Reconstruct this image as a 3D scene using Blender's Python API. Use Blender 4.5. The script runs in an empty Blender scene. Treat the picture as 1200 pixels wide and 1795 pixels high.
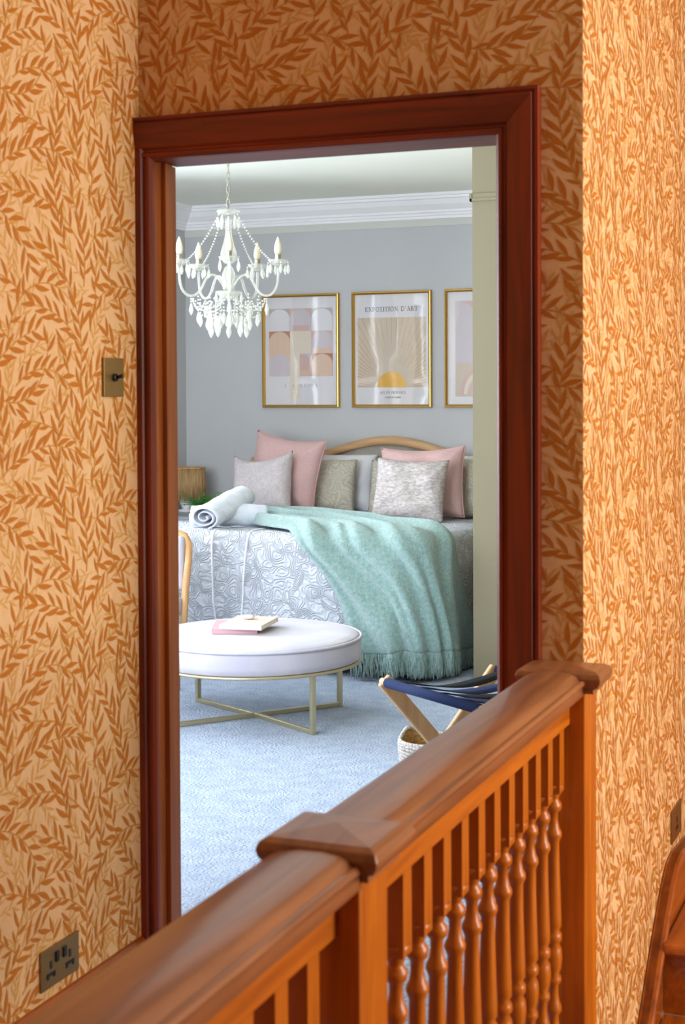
import bpy, bmesh, math, random
import numpy as np
from mathutils import Vector, Matrix
PI = math.pi
scene = bpy.context.scene
C = scene.collection

# ------------------------------------------------------------------ camera
F_PX, YAW, PITCH, ROLL, SY, EYE = 2625.0, 0.383, 0.0254, -0.005, 149.0, 1.46
cy_, sy_ = math.cos(YAW), math.sin(YAW)
cf = Vector((-sy_ * math.cos(PITCH), cy_ * math.cos(PITCH), -math.sin(PITCH)))
cr = Vector((cy_, sy_, 0.0)); cu = cr.cross(cf)
co, si = math.cos(ROLL), math.sin(ROLL)
r2 = cr * co + cu * si; u2 = -cr * si + cu * co
cam = bpy.data.cameras.new('camera'); camo = bpy.data.objects.new('camera', cam); C.objects.link(camo)
cam.sensor_fit = 'HORIZONTAL'; cam.sensor_width = 24.0; cam.lens = F_PX * 24.0 / 1200.0
cam.shift_y = -SY / 1200.0; cam.clip_start = 0.05; cam.clip_end = 100
camo.matrix_world = Matrix(((r2.x, u2.x, -cf.x, 0), (r2.y, u2.y, -cf.y, 0), (r2.z, u2.z, -cf.z, EYE), (0, 0, 0, 1)))
cam.dof.use_dof = True; cam.dof.focus_distance = 8.2; cam.dof.aperture_fstop = 9.0
scene.camera = camo

# ------------------------------------------------------------------ world, lights, exposure
vs = scene.view_settings
vs.view_transform = 'Standard'; vs.look = 'None'; vs.gamma = 1.0; vs.exposure = 0.0; vs.use_curve_mapping = False
world = bpy.data.worlds.new('world'); scene.world = world; world.use_nodes = True
bg = world.node_tree.nodes['Background']; bg.inputs[0].default_value = (0.62, 0.76, 1.0, 1); bg.inputs[1].default_value = 1.0

def area(name, loc, target, sx, sy, power, col):
    l = bpy.data.lights.new(name, 'AREA'); l.shape = 'RECTANGLE'; l.size = sx; l.size_y = sy; l.energy = power; l.color = col
    o = bpy.data.objects.new(name, l); C.objects.link(o); o.location = loc
    d = Vector(target) - Vector(loc); o.rotation_euler = d.to_track_quat('-Z', 'Y').to_euler(); return o
# daylight through the bedroom windows (left wall, two openings) and through the landing's stair window
SKYC = (0.84, 0.92, 1.0)
for yy in (4.2, 5.6, 7.0): area('daylight_bedroom_window', (-4.98, yy, 1.55), (0, yy, 1.3), 1.0, 1.75, 112, SKYC)
area('added_front_window_fill', (-3.3, 2.96, 1.6), (-3.3, 9, 1.4), 2.0, 1.6, 126, SKYC)  # fill through an added, unseen front window, to brighten the back wall
area('daylight_stair_window', (2.52, 2.9, 1.6), (-1.7, 2.8, 1.1), 1.5, 2.2, 140, (1.0, 0.94, 0.84))

# ------------------------------------------------------------------ materials
def s2l(c):
    return tuple(((x / 255.0) / 12.92 if x <= 10 else (((x / 255.0) + 0.055) / 1.055) ** 2.4) for x in c)
def mat(name, rgb, rough=0.6, metal=0.0, spec=0.5, srgb=True, **kw):
    m = bpy.data.materials.new(name); m.use_nodes = True
    b = m.node_tree.nodes['Principled BSDF']
    c = s2l(rgb) if srgb else rgb
    b.inputs['Base Color'].default_value = (*c, 1); b.inputs['Roughness'].default_value = rough
    b.inputs['Metallic'].default_value = metal; b.inputs['Specular IOR Level'].default_value = spec
    for k, v in kw.items(): b.inputs[k.replace('_', ' ')].default_value = v
    return m
def nodes(m):
    nt = m.node_tree; return nt, nt.nodes['Principled BSDF'], nt.nodes.new, nt.links.new
def noise_mat(name, rgb1, rgb2, scale=20, rough=0.8, bump=0.0, bscale=None, vec=(1, 1, 1), detail=4, sheen=0.0, bdist=0.01, **kw):
    m = mat(name, rgb1, rough, **kw); nt, b, N, L = nodes(m)
    tc = N('ShaderNodeTexCoord'); mp = N('ShaderNodeMapping'); mp.inputs['Scale'].default_value = vec
    L(tc.outputs['Object'], mp.inputs[0])
    n = N('ShaderNodeTexNoise'); n.inputs['Scale'].default_value = scale; n.inputs['Detail'].default_value = detail
    L(mp.outputs[0], n.inputs['Vector'])
    r = N('ShaderNodeValToRGB'); r.color_ramp.elements[0].position = 0.35; r.color_ramp.elements[1].position = 0.65
    r.color_ramp.elements[0].color = (*s2l(rgb1), 1); r.color_ramp.elements[1].color = (*s2l(rgb2), 1)
    L(n.outputs[0], r.inputs[0]); L(r.outputs[0], b.inputs['Base Color'])
    if sheen: b.inputs['Sheen Weight'].default_value = sheen
    if bump:
        n2 = N('ShaderNodeTexNoise'); n2.inputs['Scale'].default_value = bscale or scale; n2.inputs['Detail'].default_value = detail
        L(mp.outputs[0], n2.inputs['Vector'])
        bp = N('ShaderNodeBump'); bp.inputs['Strength'].default_value = bump; bp.inputs['Distance'].default_value = bdist
        L(n2.outputs[0], bp.inputs['Height']); L(bp.outputs[0], b.inputs['Normal'])
    return m
def wood(name, dark, light, axis='Z', rough=0.33, scale=9.0, knots=True, coat=0.25):
    m = mat(name, light, rough); nt, b, N, L = nodes(m)
    b.inputs['Coat Weight'].default_value = coat; b.inputs['Coat Roughness'].default_value = 0.18
    tc = N('ShaderNodeTexCoord'); mp = N('ShaderNodeMapping'); s = [1, 1, 1]; s['XYZ'.index(axis)] = 0.07
    mp.inputs['Scale'].default_value = s; L(tc.outputs['Object'], mp.inputs[0])
    n = N('ShaderNodeTexNoise'); n.inputs['Scale'].default_value = scale * 4; n.inputs['Detail'].default_value = 5; n.inputs['Distortion'].default_value = 0.6
    L(mp.outputs[0], n.inputs['Vector'])
    r = N('ShaderNodeValToRGB'); r.color_ramp.elements[0].position = 0.3; r.color_ramp.elements[1].position = 0.7
    r.color_ramp.elements[0].color = (*s2l(dark), 1); r.color_ramp.elements[1].color = (*s2l(light), 1)
    L(n.outputs[0], r.inputs[0]); out = r.outputs[0]
    if knots:
        mp2 = N('ShaderNodeMapping'); s = [1, 1, 1]; s['XYZ'.index(axis)] = 0.55; mp2.inputs['Scale'].default_value = s
        L(tc.outputs['Object'], mp2.inputs[0])
        v = N('ShaderNodeTexVoronoi'); v.inputs['Scale'].default_value = 5.5; L(mp2.outputs[0], v.inputs['Vector'])
        r3 = N('ShaderNodeValToRGB'); r3.color_ramp.elements[0].position = 0.03; r3.color_ramp.elements[1].position = 0.085
        r3.color_ramp.elements[0].color = (0.22, 0.14, 0.1, 1); r3.color_ramp.elements[1].color = (1, 1, 1, 1)
        L(v.outputs['Distance'], r3.inputs[0])
        mx = N('ShaderNodeMix'); mx.data_type = 'RGBA'; mx.blend_type = 'MULTIPLY'; mx.inputs[0].default_value = 1.0
        L(out, mx.inputs[6]); L(r3.outputs[0], mx.inputs[7]); out = mx.outputs[2]
    L(out, b.inputs['Base Color'])
    bp = N('ShaderNodeBump'); bp.inputs['Strength'].default_value = 0.12; bp.inputs['Distance'].default_value = 0.002
    L(n.outputs[0], bp.inputs['Height']); L(bp.outputs[0], b.inputs['Normal'])
    return m
def damask(name, c1, c2, scale=9.0, bump=0.6, rings=30.0, rough=0.85, dist=0.008):
    """woven or quilted scroll pattern: rings around cells, warped so they curl like scrolls"""
    m = mat(name, c1, rough); nt, b, N, L = nodes(m)
    tc = N('ShaderNodeTexCoord')
    n = N('ShaderNodeTexNoise'); n.inputs['Scale'].default_value = scale * 0.6; n.inputs['Detail'].default_value = 1
    L(tc.outputs['Object'], n.inputs['Vector'])
    ad = N('ShaderNodeVectorMath'); ad.operation = 'MULTIPLY_ADD'; ad.inputs[1].default_value = (0.16, 0.16, 0.16)
    L(n.outputs['Color'], ad.inputs[0]); L(tc.outputs['Object'], ad.inputs[2])
    v = N('ShaderNodeTexVoronoi'); v.inputs['Scale'].default_value = scale; L(ad.outputs[0], v.inputs['Vector'])
    mu = N('ShaderNodeMath'); mu.operation = 'MULTIPLY'; mu.inputs[1].default_value = rings; L(v.outputs['Distance'], mu.inputs[0])
    sn = N('ShaderNodeMath'); sn.operation = 'SINE'; L(mu.outputs[0], sn.inputs[0])
    n3 = N('ShaderNodeTexNoise'); n3.inputs['Scale'].default_value = scale * 14; n3.inputs['Detail'].default_value = 2
    L(tc.outputs['Object'], n3.inputs['Vector'])
    ad2 = N('ShaderNodeMath'); ad2.operation = 'MULTIPLY_ADD'; ad2.inputs[1].default_value = 1.6
    L(n3.outputs[0], ad2.inputs[0]); L(sn.outputs[0], ad2.inputs[2])
    r = N('ShaderNodeValToRGB'); r.color_ramp.elements[0].position = 0.1; r.color_ramp.elements[1].position = 0.9
    r.color_ramp.elements[0].color = (*s2l(c2), 1); r.color_ramp.elements[1].color = (*s2l(c1), 1)
    L(ad2.outputs[0], r.inputs[0]); L(r.outputs[0], b.inputs['Base Color'])
    bp = N('ShaderNodeBump'); bp.inputs['Strength'].default_value = bump; bp.inputs['Distance'].default_value = dist
    L(ad2.outputs[0], bp.inputs['Height']); L(bp.outputs[0], b.inputs['Normal'])
    return m

M = {}
M['paper'] = noise_mat('wallpaper_ground', (232, 188, 138), (227, 180, 128), 60, 0.85)
M['leaf_dark'] = mat('wallpaper_dark_leaf', (192, 112, 14), 0.8)
M['leaf_mid'] = mat('wallpaper_pale_leaf', (214, 156, 80), 0.8)
M['stem'] = mat('wallpaper_stem', (204, 138, 50), 0.8)
M['frame_wood'] = wood('door_frame_pine', (92, 28, 6), (140, 48, 10), 'Z', 0.48, coat=0.05)
M['frame_wood_x'] = wood('door_frame_pine_across', (92, 28, 6), (140, 48, 10), 'X', 0.48, coat=0.05)
M['rail_wood'] = wood('balustrade_pine', (158, 78, 8), (208, 114, 16), 'Z', 0.36, knots=True)
M['rail_wood_y'] = wood('handrail_pine_sheen', (124, 74, 40), (164, 104, 62), 'Y', 0.42, coat=0.35)  # pine greyed, so the rail's reflected sheen is put into its colour
M['rail_wood_u'] = wood('under_rail_pine', (158, 78, 10), (208, 114, 18), 'Y', 0.36)
M['frame_wood_lit'] = wood('door_lining_pine_lit', (150, 76, 26), (184, 102, 40), 'Z', 0.48, coat=0.05)  # door frame pine lightened: stair window light painted into the left lining
M['stair_wood'] = wood('stair_pine', (130, 60, 14), (178, 92, 24), 'Y', 0.30)
M['panel'] = wood('bounce_cut_panelling', (60, 30, 14), (84, 44, 22), 'Z', 0.5)  # dark finish made up for the unseen front wall, to dim its bounce
M['brass'] = mat('aged_brass_plate', (150, 118, 72), 0.42, 0.85)
M['black'] = mat('black_plastic', (14, 12, 12), 0.4)
M['bed_wall'] = noise_mat('grey_wall_paint', (199, 199, 201), (196, 196, 198), 2.5, 0.75)
M['bed_wall_pale'] = mat('pale_grey_paint', (214, 213, 206), 0.75)
M['beige_wall'] = mat('stone_beige_paint', (140, 130, 104), 0.7)
M['white_paint'] = mat('white_cornice_paint', (250, 248, 250), 0.6)
M['ceiling'] = mat('ceiling_paint', (244, 245, 232), 0.8)
M['carpet'] = noise_mat('blue_grey_carpet', (158, 176, 208), (182, 196, 220), 14, 0.95, bump=1.0, bscale=90, bdist=0.02, detail=6, sheen=0.3)
M['gold'] = mat('brushed_gold', (206, 164, 88), 0.32, 0.9)
M['gold_soft'] = mat('satin_champagne_metal', (196, 184, 150), 0.35, 0.85)
M['oak'] = wood('pale_oak', (196, 150, 104), (220, 178, 130), 'X', 0.45, knots=False, coat=0.05)
M['oak_z'] = wood('pale_oak_upright', (190, 140, 92), (216, 170, 118), 'Z', 0.45, knots=False, coat=0.05)

# ------------------------------------------------------------------ mesh helpers
class MB:
    def __init__(s): s.v = []; s.f = []; s.mi = []; s.sm = []
    def add(s, vs, fs, mi=0, smooth=False):
        o = len(s.v); s.v += [tuple(v) for v in vs]
        for f in fs: s.f.append(tuple(i + o for i in f)); s.mi.append(mi); s.sm.append(smooth)
        return s
    def box(s, x0, x1, y0, y1, z0, z1, mi=0):
        return s.add([(x0,y0,z0),(x1,y0,z0),(x1,y1,z0),(x0,y1,z0),(x0,y0,z1),(x1,y0,z1),(x1,y1,z1),(x0,y1,z1)],
                     [(0,3,2,1),(4,5,6,7),(0,1,5,4),(1,2,6,5),(2,3,7,6),(3,0,4,7)], mi)
    def obox(s, c, ax, hx, hy, hz, mi=0):
        """box about centre c with axes ax (three vectors) and half sizes"""
        c = Vector(c); X, Y, Z = [Vector(a).normalized() for a in ax]; vs = []
        for z in (-1, 1):
            for x, y in ((-1,-1),(1,-1),(1,1),(-1,1)): vs.append(c + X*hx*x + Y*hy*y + Z*hz*z)
        return s.add(vs, [(0,3,2,1),(4,5,6,7),(0,1,5,4),(1,2,6,5),(2,3,7,6),(3,0,4,7)], mi)
    def bar(s, a, b, w, h, up=(0,0,1), mi=0):
        a = Vector(a); b = Vector(b); d = (b - a); u = Vector(up); x = d.cross(u).normalized(); z = x.cross(d.normalized())
        return s.obox((a + b) / 2, (d, x, z), d.length / 2, w / 2, h / 2, mi)
    def lathe(s, prof, c=(0,0,0), n=20, mi=0, smooth=True, cap=True):
        vs = []; fs = []
        for r, z in prof:
            for k in range(n): a = 2*PI*k/n; vs.append((c[0]+r*math.cos(a), c[1]+r*math.sin(a), c[2]+z))
        for i in range(len(prof)-1):
            for k in range(n): k2 = (k+1) % n; fs.append((i*n+k, i*n+k2, (i+1)*n+k2, (i+1)*n+k))
        s.add(vs, fs, mi, smooth)
        if cap:
            o = len(s.v) - len(vs)
            s.f.append(tuple(o + k for k in reversed(range(n)))); s.mi.append(mi); s.sm.append(False)
            s.f.append(tuple(o + (len(prof)-1)*n + k for k in range(n))); s.mi.append(mi); s.sm.append(False)
        return s
    def tube(s, pts, r, n=8, mi=0, closed=False):
        pts = [Vector(p) for p in pts]; m = len(pts); vs = []; fs = []; prev = None
        rr = r if isinstance(r, (list, tuple)) else [r] * m
        for i, p in enumerate(pts):
            if closed: t = pts[(i+1) % m] - pts[i-1]
            else: t = pts[min(i+1, m-1)] - pts[max(i-1, 0)]
            t.normalize()
            if prev is None: a = t.orthogonal().normalized()
            else:
                a = prev - t * prev.dot(t)
                a = a.normalized() if a.length > 1e-6 else t.orthogonal().normalized()
            prev = a; b = t.cross(a)
            for k in range(n): q = 2*PI*k/n; vs.append(p + (a*math.cos(q) + b*math.sin(q)) * rr[i])
        for i in range(m if closed else m-1):
            j = (i+1) % m
            for k in range(n): k2 = (k+1) % n; fs.append((i*n+k, i*n+k2, j*n+k2, j*n+k))
        if not closed: fs.append(tuple(reversed(range(n)))); fs.append(tuple((m-1)*n+k for k in range(n)))
        return s.add(vs, fs, mi, True)
    def prism(s, poly, fn, t0, t1, mi=0, smooth=False):
        """extrude the 2-d outline poly from t0 to t1; fn(a, b, t) gives the point"""
        n = len(poly); vs = [fn(a, b, t0) for a, b in poly] + [fn(a, b, t1) for a, b in poly]
        s.add(vs, [(i, (i+1) % n, n + (i+1) % n, n + i) for i in range(n)], mi, smooth)
        o = len(s.v) - 2*n
        s.f.append(tuple(o + i for i in reversed(range(n)))); s.mi.append(mi); s.sm.append(False)
        s.f.append(tuple(o + n + i for i in range(n))); s.mi.append(mi); s.sm.append(False)
        return s
    def ell(s, c, rx, ry, rz, n=8, m=6, mi=0):
        vs = [(c[0], c[1], c[2]-rz)]; fs = []
        for i in range(1, m):
            p = -PI/2 + PI*i/m
            for k in range(n): a = 2*PI*k/n; vs.append((c[0]+rx*math.cos(p)*math.cos(a), c[1]+ry*math.cos(p)*math.sin(a), c[2]+rz*math.sin(p)))
        vs.append((c[0], c[1], c[2]+rz))
        for k in range(n): fs.append((0, 1+(k+1) % n, 1+k)); fs.append((len(vs)-1, 1+(m-2)*n+k, 1+(m-2)*n+(k+1) % n))
        for i in range(m-2):
            for k in range(n): k2 = (k+1) % n; fs.append((1+i*n+k, 1+i*n+k2, 1+(i+1)*n+k2, 1+(i+1)*n+k))
        return s.add(vs, fs, mi, True)
    def grid(s, P, nu, nv, mi=0, wrap=False):
        """P: list rows nu x nv of points"""
        fs = []
        for i in range(nu-1):
            for j in range(nv if wrap else nv-1):
                j2 = (j+1) % nv; fs.append((i*nv+j, i*nv+j2, (i+1)*nv+j2, (i+1)*nv+j))
        return s.add(P, fs, mi, True)
    def build(s, name, mats, parent=None, bevel=0.0, segs=2, fix=False, solid=0.0, sub=0, origin=None):
        me = bpy.data.meshes.new(name); v = s.v
        if origin is not None: v = [(a-origin[0], b-origin[1], c-origin[2]) for a, b, c in v]
        me.from_pydata(v, [], s.f)
        for m in (mats if isinstance(mats, (list, tuple)) else [mats]): me.materials.append(m)
        me.polygons.foreach_set('material_index', s.mi); me.polygons.foreach_set('use_smooth', s.sm)
        if fix:
            bm = bmesh.new(); bm.from_mesh(me); bmesh.ops.recalc_face_normals(bm, faces=bm.faces); bm.to_mesh(me); bm.free()
        me.update()
        o = bpy.data.objects.new(name, me); C.objects.link(o)
        if origin is not None: o.location = origin
        if parent is not None:
            o.parent = parent; o.matrix_parent_inverse = Matrix.Translation(parent.location).inverted() if origin is None and parent.type == 'EMPTY' and parent.location.length > 0 else Matrix()
        if solid: md = o.modifiers.new('thickness', 'SOLIDIFY'); md.thickness = solid; md.offset = 0
        if bevel:
            md = o.modifiers.new('bevel', 'BEVEL'); md.width = bevel; md.segments = segs; md.limit_method = 'ANGLE'; md.angle_limit = 0.6
        if sub: md = o.modifiers.new('smooth', 'SUBSURF'); md.levels = sub; md.render_levels = sub
        return o
def tag(o, label, cat, group=None):
    o['label'] = label; o['category'] = cat
    if group: o['group'] = group
    return o
def thing(name, label, cat, loc=(0,0,0), group=None):
    o = bpy.data.objects.new(name, None); o.empty_display_size = 0.1; C.objects.link(o); o.location = loc
    return tag(o, label, cat, group)
def struct(o): o['kind'] = 'structure'; return o
def sempty(name):
    o = bpy.data.objects.new(name, None); o.empty_display_size = 0.1; C.objects.link(o); return struct(o)

# ------------------------------------------------------------------ key dimensions (metres)
XL, YD, YD2, XR = -1.74, 3.064, 3.185, -0.697        # landing left wall, door wall faces, corner
BX0, BX1, BY1, BZ = -4.764, -0.85, 9.0, 2.68          # bedroom
DX0, DX1, DZ = -1.715, -0.879, 1.992                  # door opening
rnd = random.Random(7)

# ------------------------------------------------------------------ wallpaper: flat willow print, real outlines a hair proud of the ground
TW, TH = 0.52, 0.62
OCC = {}
def make_tile(key, seed, n_try, leaf_len, leaf_w, maxover, need, cells=(347, 413)):
    """grow willow sprigs: a curving stem with leaves alternating left and right; whole sprigs are kept when most of their leaves find room"""
    rg = random.Random(seed); W, H = cells; occ = OCC.setdefault(key, np.zeros((H, W), bool)); leaves = []; stems = []
    def leaf_cells(x, y, a, L, w, cv):
        out = set()
        for i in range(1, 22):
            t = i / 22; aa = a + cv * t; cx = x + math.cos(a + cv*t*0.5)*L*t; cyy = y + math.sin(a + cv*t*0.5)*L*t
            hw = w * 0.5 * math.sin(PI * t ** 0.85) + 0.0012
            for k in (-1, -0.66, -0.33, 0, 0.33, 0.66, 1): out.add((int((cyy + math.cos(aa)*hw*k) / TH * H) % H, int((cx - math.sin(aa)*hw*k) / TW * W) % W))
        return out
    for b in range(n_try):
        x, y = rg.random()*TW, rg.random()*TH
        if occ[int(y/TH*H) % H, int(x/TW*W) % W]: continue
        frac = b / n_try; a = PI/2 + rg.gauss(0, 0.9); curv = rg.choice((-1, 1))*rg.uniform(2.0, 8.0)
        n = int(20 - 16*frac) + rg.randint(0, 3); step = leaf_len*rg.uniform(0.27, 0.36); side = 1; cand = []; pts = [(x, y)]; new = set()
        for i in range(n):
            a += curv*step; x += math.cos(a)*step; y += math.sin(a)*step; pts.append((x, y)); sc = rg.uniform(0.85, 1.12)*(1.0 if i > 1 else 0.75)
            q = (x, y, a + side*rg.uniform(0.50, 0.92), leaf_len*sc, leaf_w*sc, -side*rg.uniform(0.1, 0.5)); side = -side
            cs = leaf_cells(*q); ov = sum(1 for c in cs if occ[c] or c in new)
            if ov <= maxover*len(cs): cand.append(q); new |= cs
            elif i < 2: break
        q = (x, y, a, leaf_len, leaf_w, 0.15); cs = leaf_cells(*q)
        if sum(1 for c in cs if occ[c] or c in new) <= maxover*len(cs): cand.append(q); new |= cs
        if len(cand) < need*(n+1) or not cand: continue
        for c in new: occ[c] = True
        leaves += cand; stems.append(pts)
    return leaves, stems
T_DARK = make_tile('p', 3, 3600, 0.050, 0.0112, 0.10, 0.55)
T_PALE = make_tile('p', 11, 3000, 0.036, 0.0070, 0.26, 0.45)
def leaf_poly(x, y, a, L, w, cv):
    P = []; n = 5
    for i in range(n + 1):
        t = i / n; cx = x + math.cos(a + cv*t*0.5)*L*t; cyy = y + math.sin(a + cv*t*0.5)*L*t; aa = a + cv*t
        hw = w*0.5*math.sin(PI * t**0.85) if 0 < i < n else 0.0004
        P.append(((cx - math.sin(aa)*hw, cyy + math.cos(aa)*hw), (cx + math.sin(aa)*hw, cyy - math.cos(aa)*hw)))
    return P
def stem_poly(pts, w=0.0026):
    P = []
    for i, (x, y) in enumerate(pts):
        x0, y0 = pts[max(i-1, 0)]; x1, y1 = pts[min(i+1, len(pts)-1)]; a = math.atan2(y1-y0, x1-x0)
        hw = w*0.5*(1 - 0.5*i/len(pts)); P.append(((x - math.sin(a)*hw, y + math.cos(a)*hw), (x + math.sin(a)*hw, y - math.cos(a)*hw)))
    return P
LAYERS = [([leaf_poly(*l) for l in T_PALE[0]], 2, 0.0003), ([stem_poly(p, 0.0022) for p in T_PALE[1]], 2, 0.0004),
          ([stem_poly(p, 0.0038) for p in T_DARK[1]], 3, 0.0006), ([leaf_poly(*l) for l in T_DARK[0]], 1, 0.0008)]
def wallpaper(mb, fn, rects, off=(0.0, 0.0)):
    """print the pattern on rectangles (u0,u1,v0,v1) of a wall plane; fn(u, v, h) places a point h proud of it"""
    for (u0, u1, v0, v1) in rects:
        i0, i1 = int(math.floor((u0-off[0]-0.1)/TW)), int(math.ceil((u1-off[0]+0.1)/TW))
        j0, j1 = int(math.floor((v0-off[1]-0.1)/TH)), int(math.ceil((v1-off[1]+0.1)/TH))
        for polys, mi, h in LAYERS:
            V = []; Fc = []; hh = h
            for i in range(i0, i1):
                for j in range(j0, j1):
                    ou, ov = off[0] + i*TW, off[1] + j*TH
                    for pi_, P in enumerate(polys):
                        h = hh + (pi_ % 7)*0.000025
                        x, y = P[0][0]; x += ou; y += ov
                        if x < u0-0.6 or x > u1+0.6 or y < v0-0.6 or y > v1+0.6: continue
                        for k in range(len(P)-1):
                            q = [(P[k][0][0]+ou, P[k][0][1]+ov), (P[k][1][0]+ou, P[k][1][1]+ov), (P[k+1][1][0]+ou, P[k+1][1][1]+ov), (P[k+1][0][0]+ou, P[k+1][0][1]+ov)]
                            ins = [(u0 <= a <= u1 and v0 <= b <= v1) for a, b in q]
                            if not any(ins): continue
                            if not all(ins): q = [(min(max(a, u0), u1), min(max(b, v0), v1)) for a, b in q]
                            o = len(V); V += [fn(a, b, h) for a, b in q]; Fc.append((o, o+1, o+2, o+3))
            mb.add(V, Fc, mi)
PAPER = [M['paper'], M['leaf_dark'], M['leaf_mid'], M['stem']]

# left wall of the landing
mb = MB().box(XL-0.10, XL, -1.2, YD, 0, 2.75)
wallpaper(mb, lambda u, v, h: (XL + h, u, v), [(0.9, YD, 0.18, 2.72)], (0.13, 0.21))
struct(mb.build('wall_left', PAPER))
# door wall with its opening
mb = MB().box(XL-0.10, DX0-0.02, YD, YD2, 0, 2.75); mb.box(DX1+0.02, XR, YD, YD2, -0.0, 2.75); mb.box(DX0-0.02, DX1+0.02, YD, YD2, DZ+0.02, 2.75)
wallpaper(mb, lambda u, v, h: (u, YD - h, v), [(XL, XR, DZ+0.05, 2.72), (-0.82, XR, -0.3, DZ+0.05)], (-0.2, 0.33))
struct(mb.build('wall_back', PAPER))
# wall that turns away into the stairwell
mb = MB().box(XR-0.15, XR, YD2, 7.2, -1.6, 2.75); mb.box(XR-0.12, XR, YD+0.001, YD2, -1.6, 0.0)
wallpaper(mb, lambda u, v, h: (XR + h, u, v), [(YD+0.001, 5.4, -0.5, 2.72)], (0.05, 0.11))
struct(mb.build('wall_right', PAPER))
# unseen rest of the landing, for bounce light; front wall darkened to cut it
struct(MB().box(-1.84, 2.5, -1.35, -1.2, -1.6, 2.75).build('wall_front', M['panel']))
mb = MB().box(2.4, 2.5, -1.2, 2.2, -1.6, 2.75); mb.box(2.4, 2.5, 3.8, 7.2, -1.6, 2.75); mb.box(2.4, 2.5, 2.2, 3.8, -1.6, 0.45); mb.box(2.4, 2.5, 2.2, 3.8, 2.65, 2.75)
struct(mb.build('wall_stair', M['paper']))
struct(MB().box(-0.697, 2.5, 6.2, 6.3, -1.6, 2.75).build('wall_stair_end', M['paper']))
struct(MB().box(-1.84, 2.5, -1.35, 7.2, 2.75, 2.85).build('ceiling_landing', M['ceiling']))
struct(MB().box(-1.84, -0.66, -1.35, YD2, -0.2, 0.0).build('floor_landing', M['carpet']))
struct(MB().box(-0.66, 2.5, -1.35, 3.2, -1.7, -1.6).build('floor_stairwell', M['stair_wood']))
# stair window
w = sempty('window_5'); mb = MB()
mb.box(2.41, 2.48, 2.2, 2.26, 0.45, 2.65); mb.box(2.41, 2.48, 3.74, 3.8, 0.45, 2.65); mb.box(2.41, 2.48, 2.26, 3.74, 0.45, 0.51); mb.box(2.41, 2.48, 2.26, 3.74, 2.59, 2.65); mb.box(2.42, 2.47, 2.98, 3.02, 0.51, 2.59)
mb.build('window_frame', M['white_paint'], w)
# skirting of the left wall
prof = [(0, 0), (0.022, 0), (0.022, 0.14), (0.017, 0.150), (0.020, 0.158), (0.012, 0.172), (0.006, 0.182), (0, 0.184)]
mb = MB().prism(prof, lambda a, b, t: (XL + a, t, b), -1.2, YD-0.012)
struct(mb.build('baseboard_left', M['stair_wood'], fix=True))

# ------------------------------------------------------------------ door frame
door = sempty('door_1')
AP = [(0, 0), (0, 0.010), (0.006, 0.016), (0.012, 0.017), (0.016, 0.012), (0.020, 0.012), (0.026, 0.020), (0.060, 0.028), (0.080, 0.030), (0.084, 0.026), (0.088, 0.030), (0.094, 0.030), (0.094, 0)]
# (distance from the opening's edge, projection)
def arch_v(x0, sgn, width, ztop):
    sc = width / 0.094; mb = MB(); ps = [(a, b) for a, b in AP if a <= width + 1e-6]
    if width < 0.094: ps += [(width, 0.021), (width, 0)]
    n = len(ps); vs = []
    for a, b in ps: vs.append((x0 + sgn*a, YD - b, 0.0))
    for a, b in ps: vs.append((x0 + sgn*a, YD - b, ztop + a))
    mb.add(vs, [(i, (i+1) % n, n+(i+1) % n, n+i) for i in range(n)]); o = len(mb.v) - 2*n
    mb.f += [tuple(o+i for i in range(n)), tuple(o+n+i for i in range(n))]; mb.mi += [0, 0]; mb.sm += [False, False]
    return mb
a = arch_v(DX1, 1, 0.094, DZ).build('architrave', M['frame_wood'], door, fix=True); 
a = arch_v(-1.700, -1, 0.040, DZ).build('architrave', M['frame_wood'], door, fix=True)
mb = MB(); n = len(AP); vs = [(XL+0.001, YD-b-0.001, DZ+a_) for a_, b in AP] + [(DX1 + a_, YD-b-0.001, DZ+a_) for a_, b in AP]
mb.add(vs, [(i, (i+1) % n, n+(i+1) % n, n+i) for i in range(n)]); mb.f += [tuple(range(n)), tuple(range(n, 2*n))]; mb.mi += [0, 0]; mb.sm += [False, False]
mb.build('architrave', M['frame_wood_x'], door, fix=True)
MB().box(DX0-0.02, DX0+0.004, YD, YD2+0.004, 0, DZ).build('door_lining', M['frame_wood_lit'], door, 0.002)
MB().box(DX1-0.004, DX1+0.02, YD, YD2+0.004, 0, DZ).build('door_lining', M['frame_wood'], door, 0.002)
MB().box(DX0+0.004, DX1-0.004, YD, YD2+0.004, DZ, DZ+0.02).build('door_lining', M['frame_wood_x'], door, 0.002)
MB().box(DX0+0.004, DX0+0.016, 3.115, 3.150, 0, DZ).build('door_stop', M['frame_wood_lit'], door, 0.002)

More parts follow.
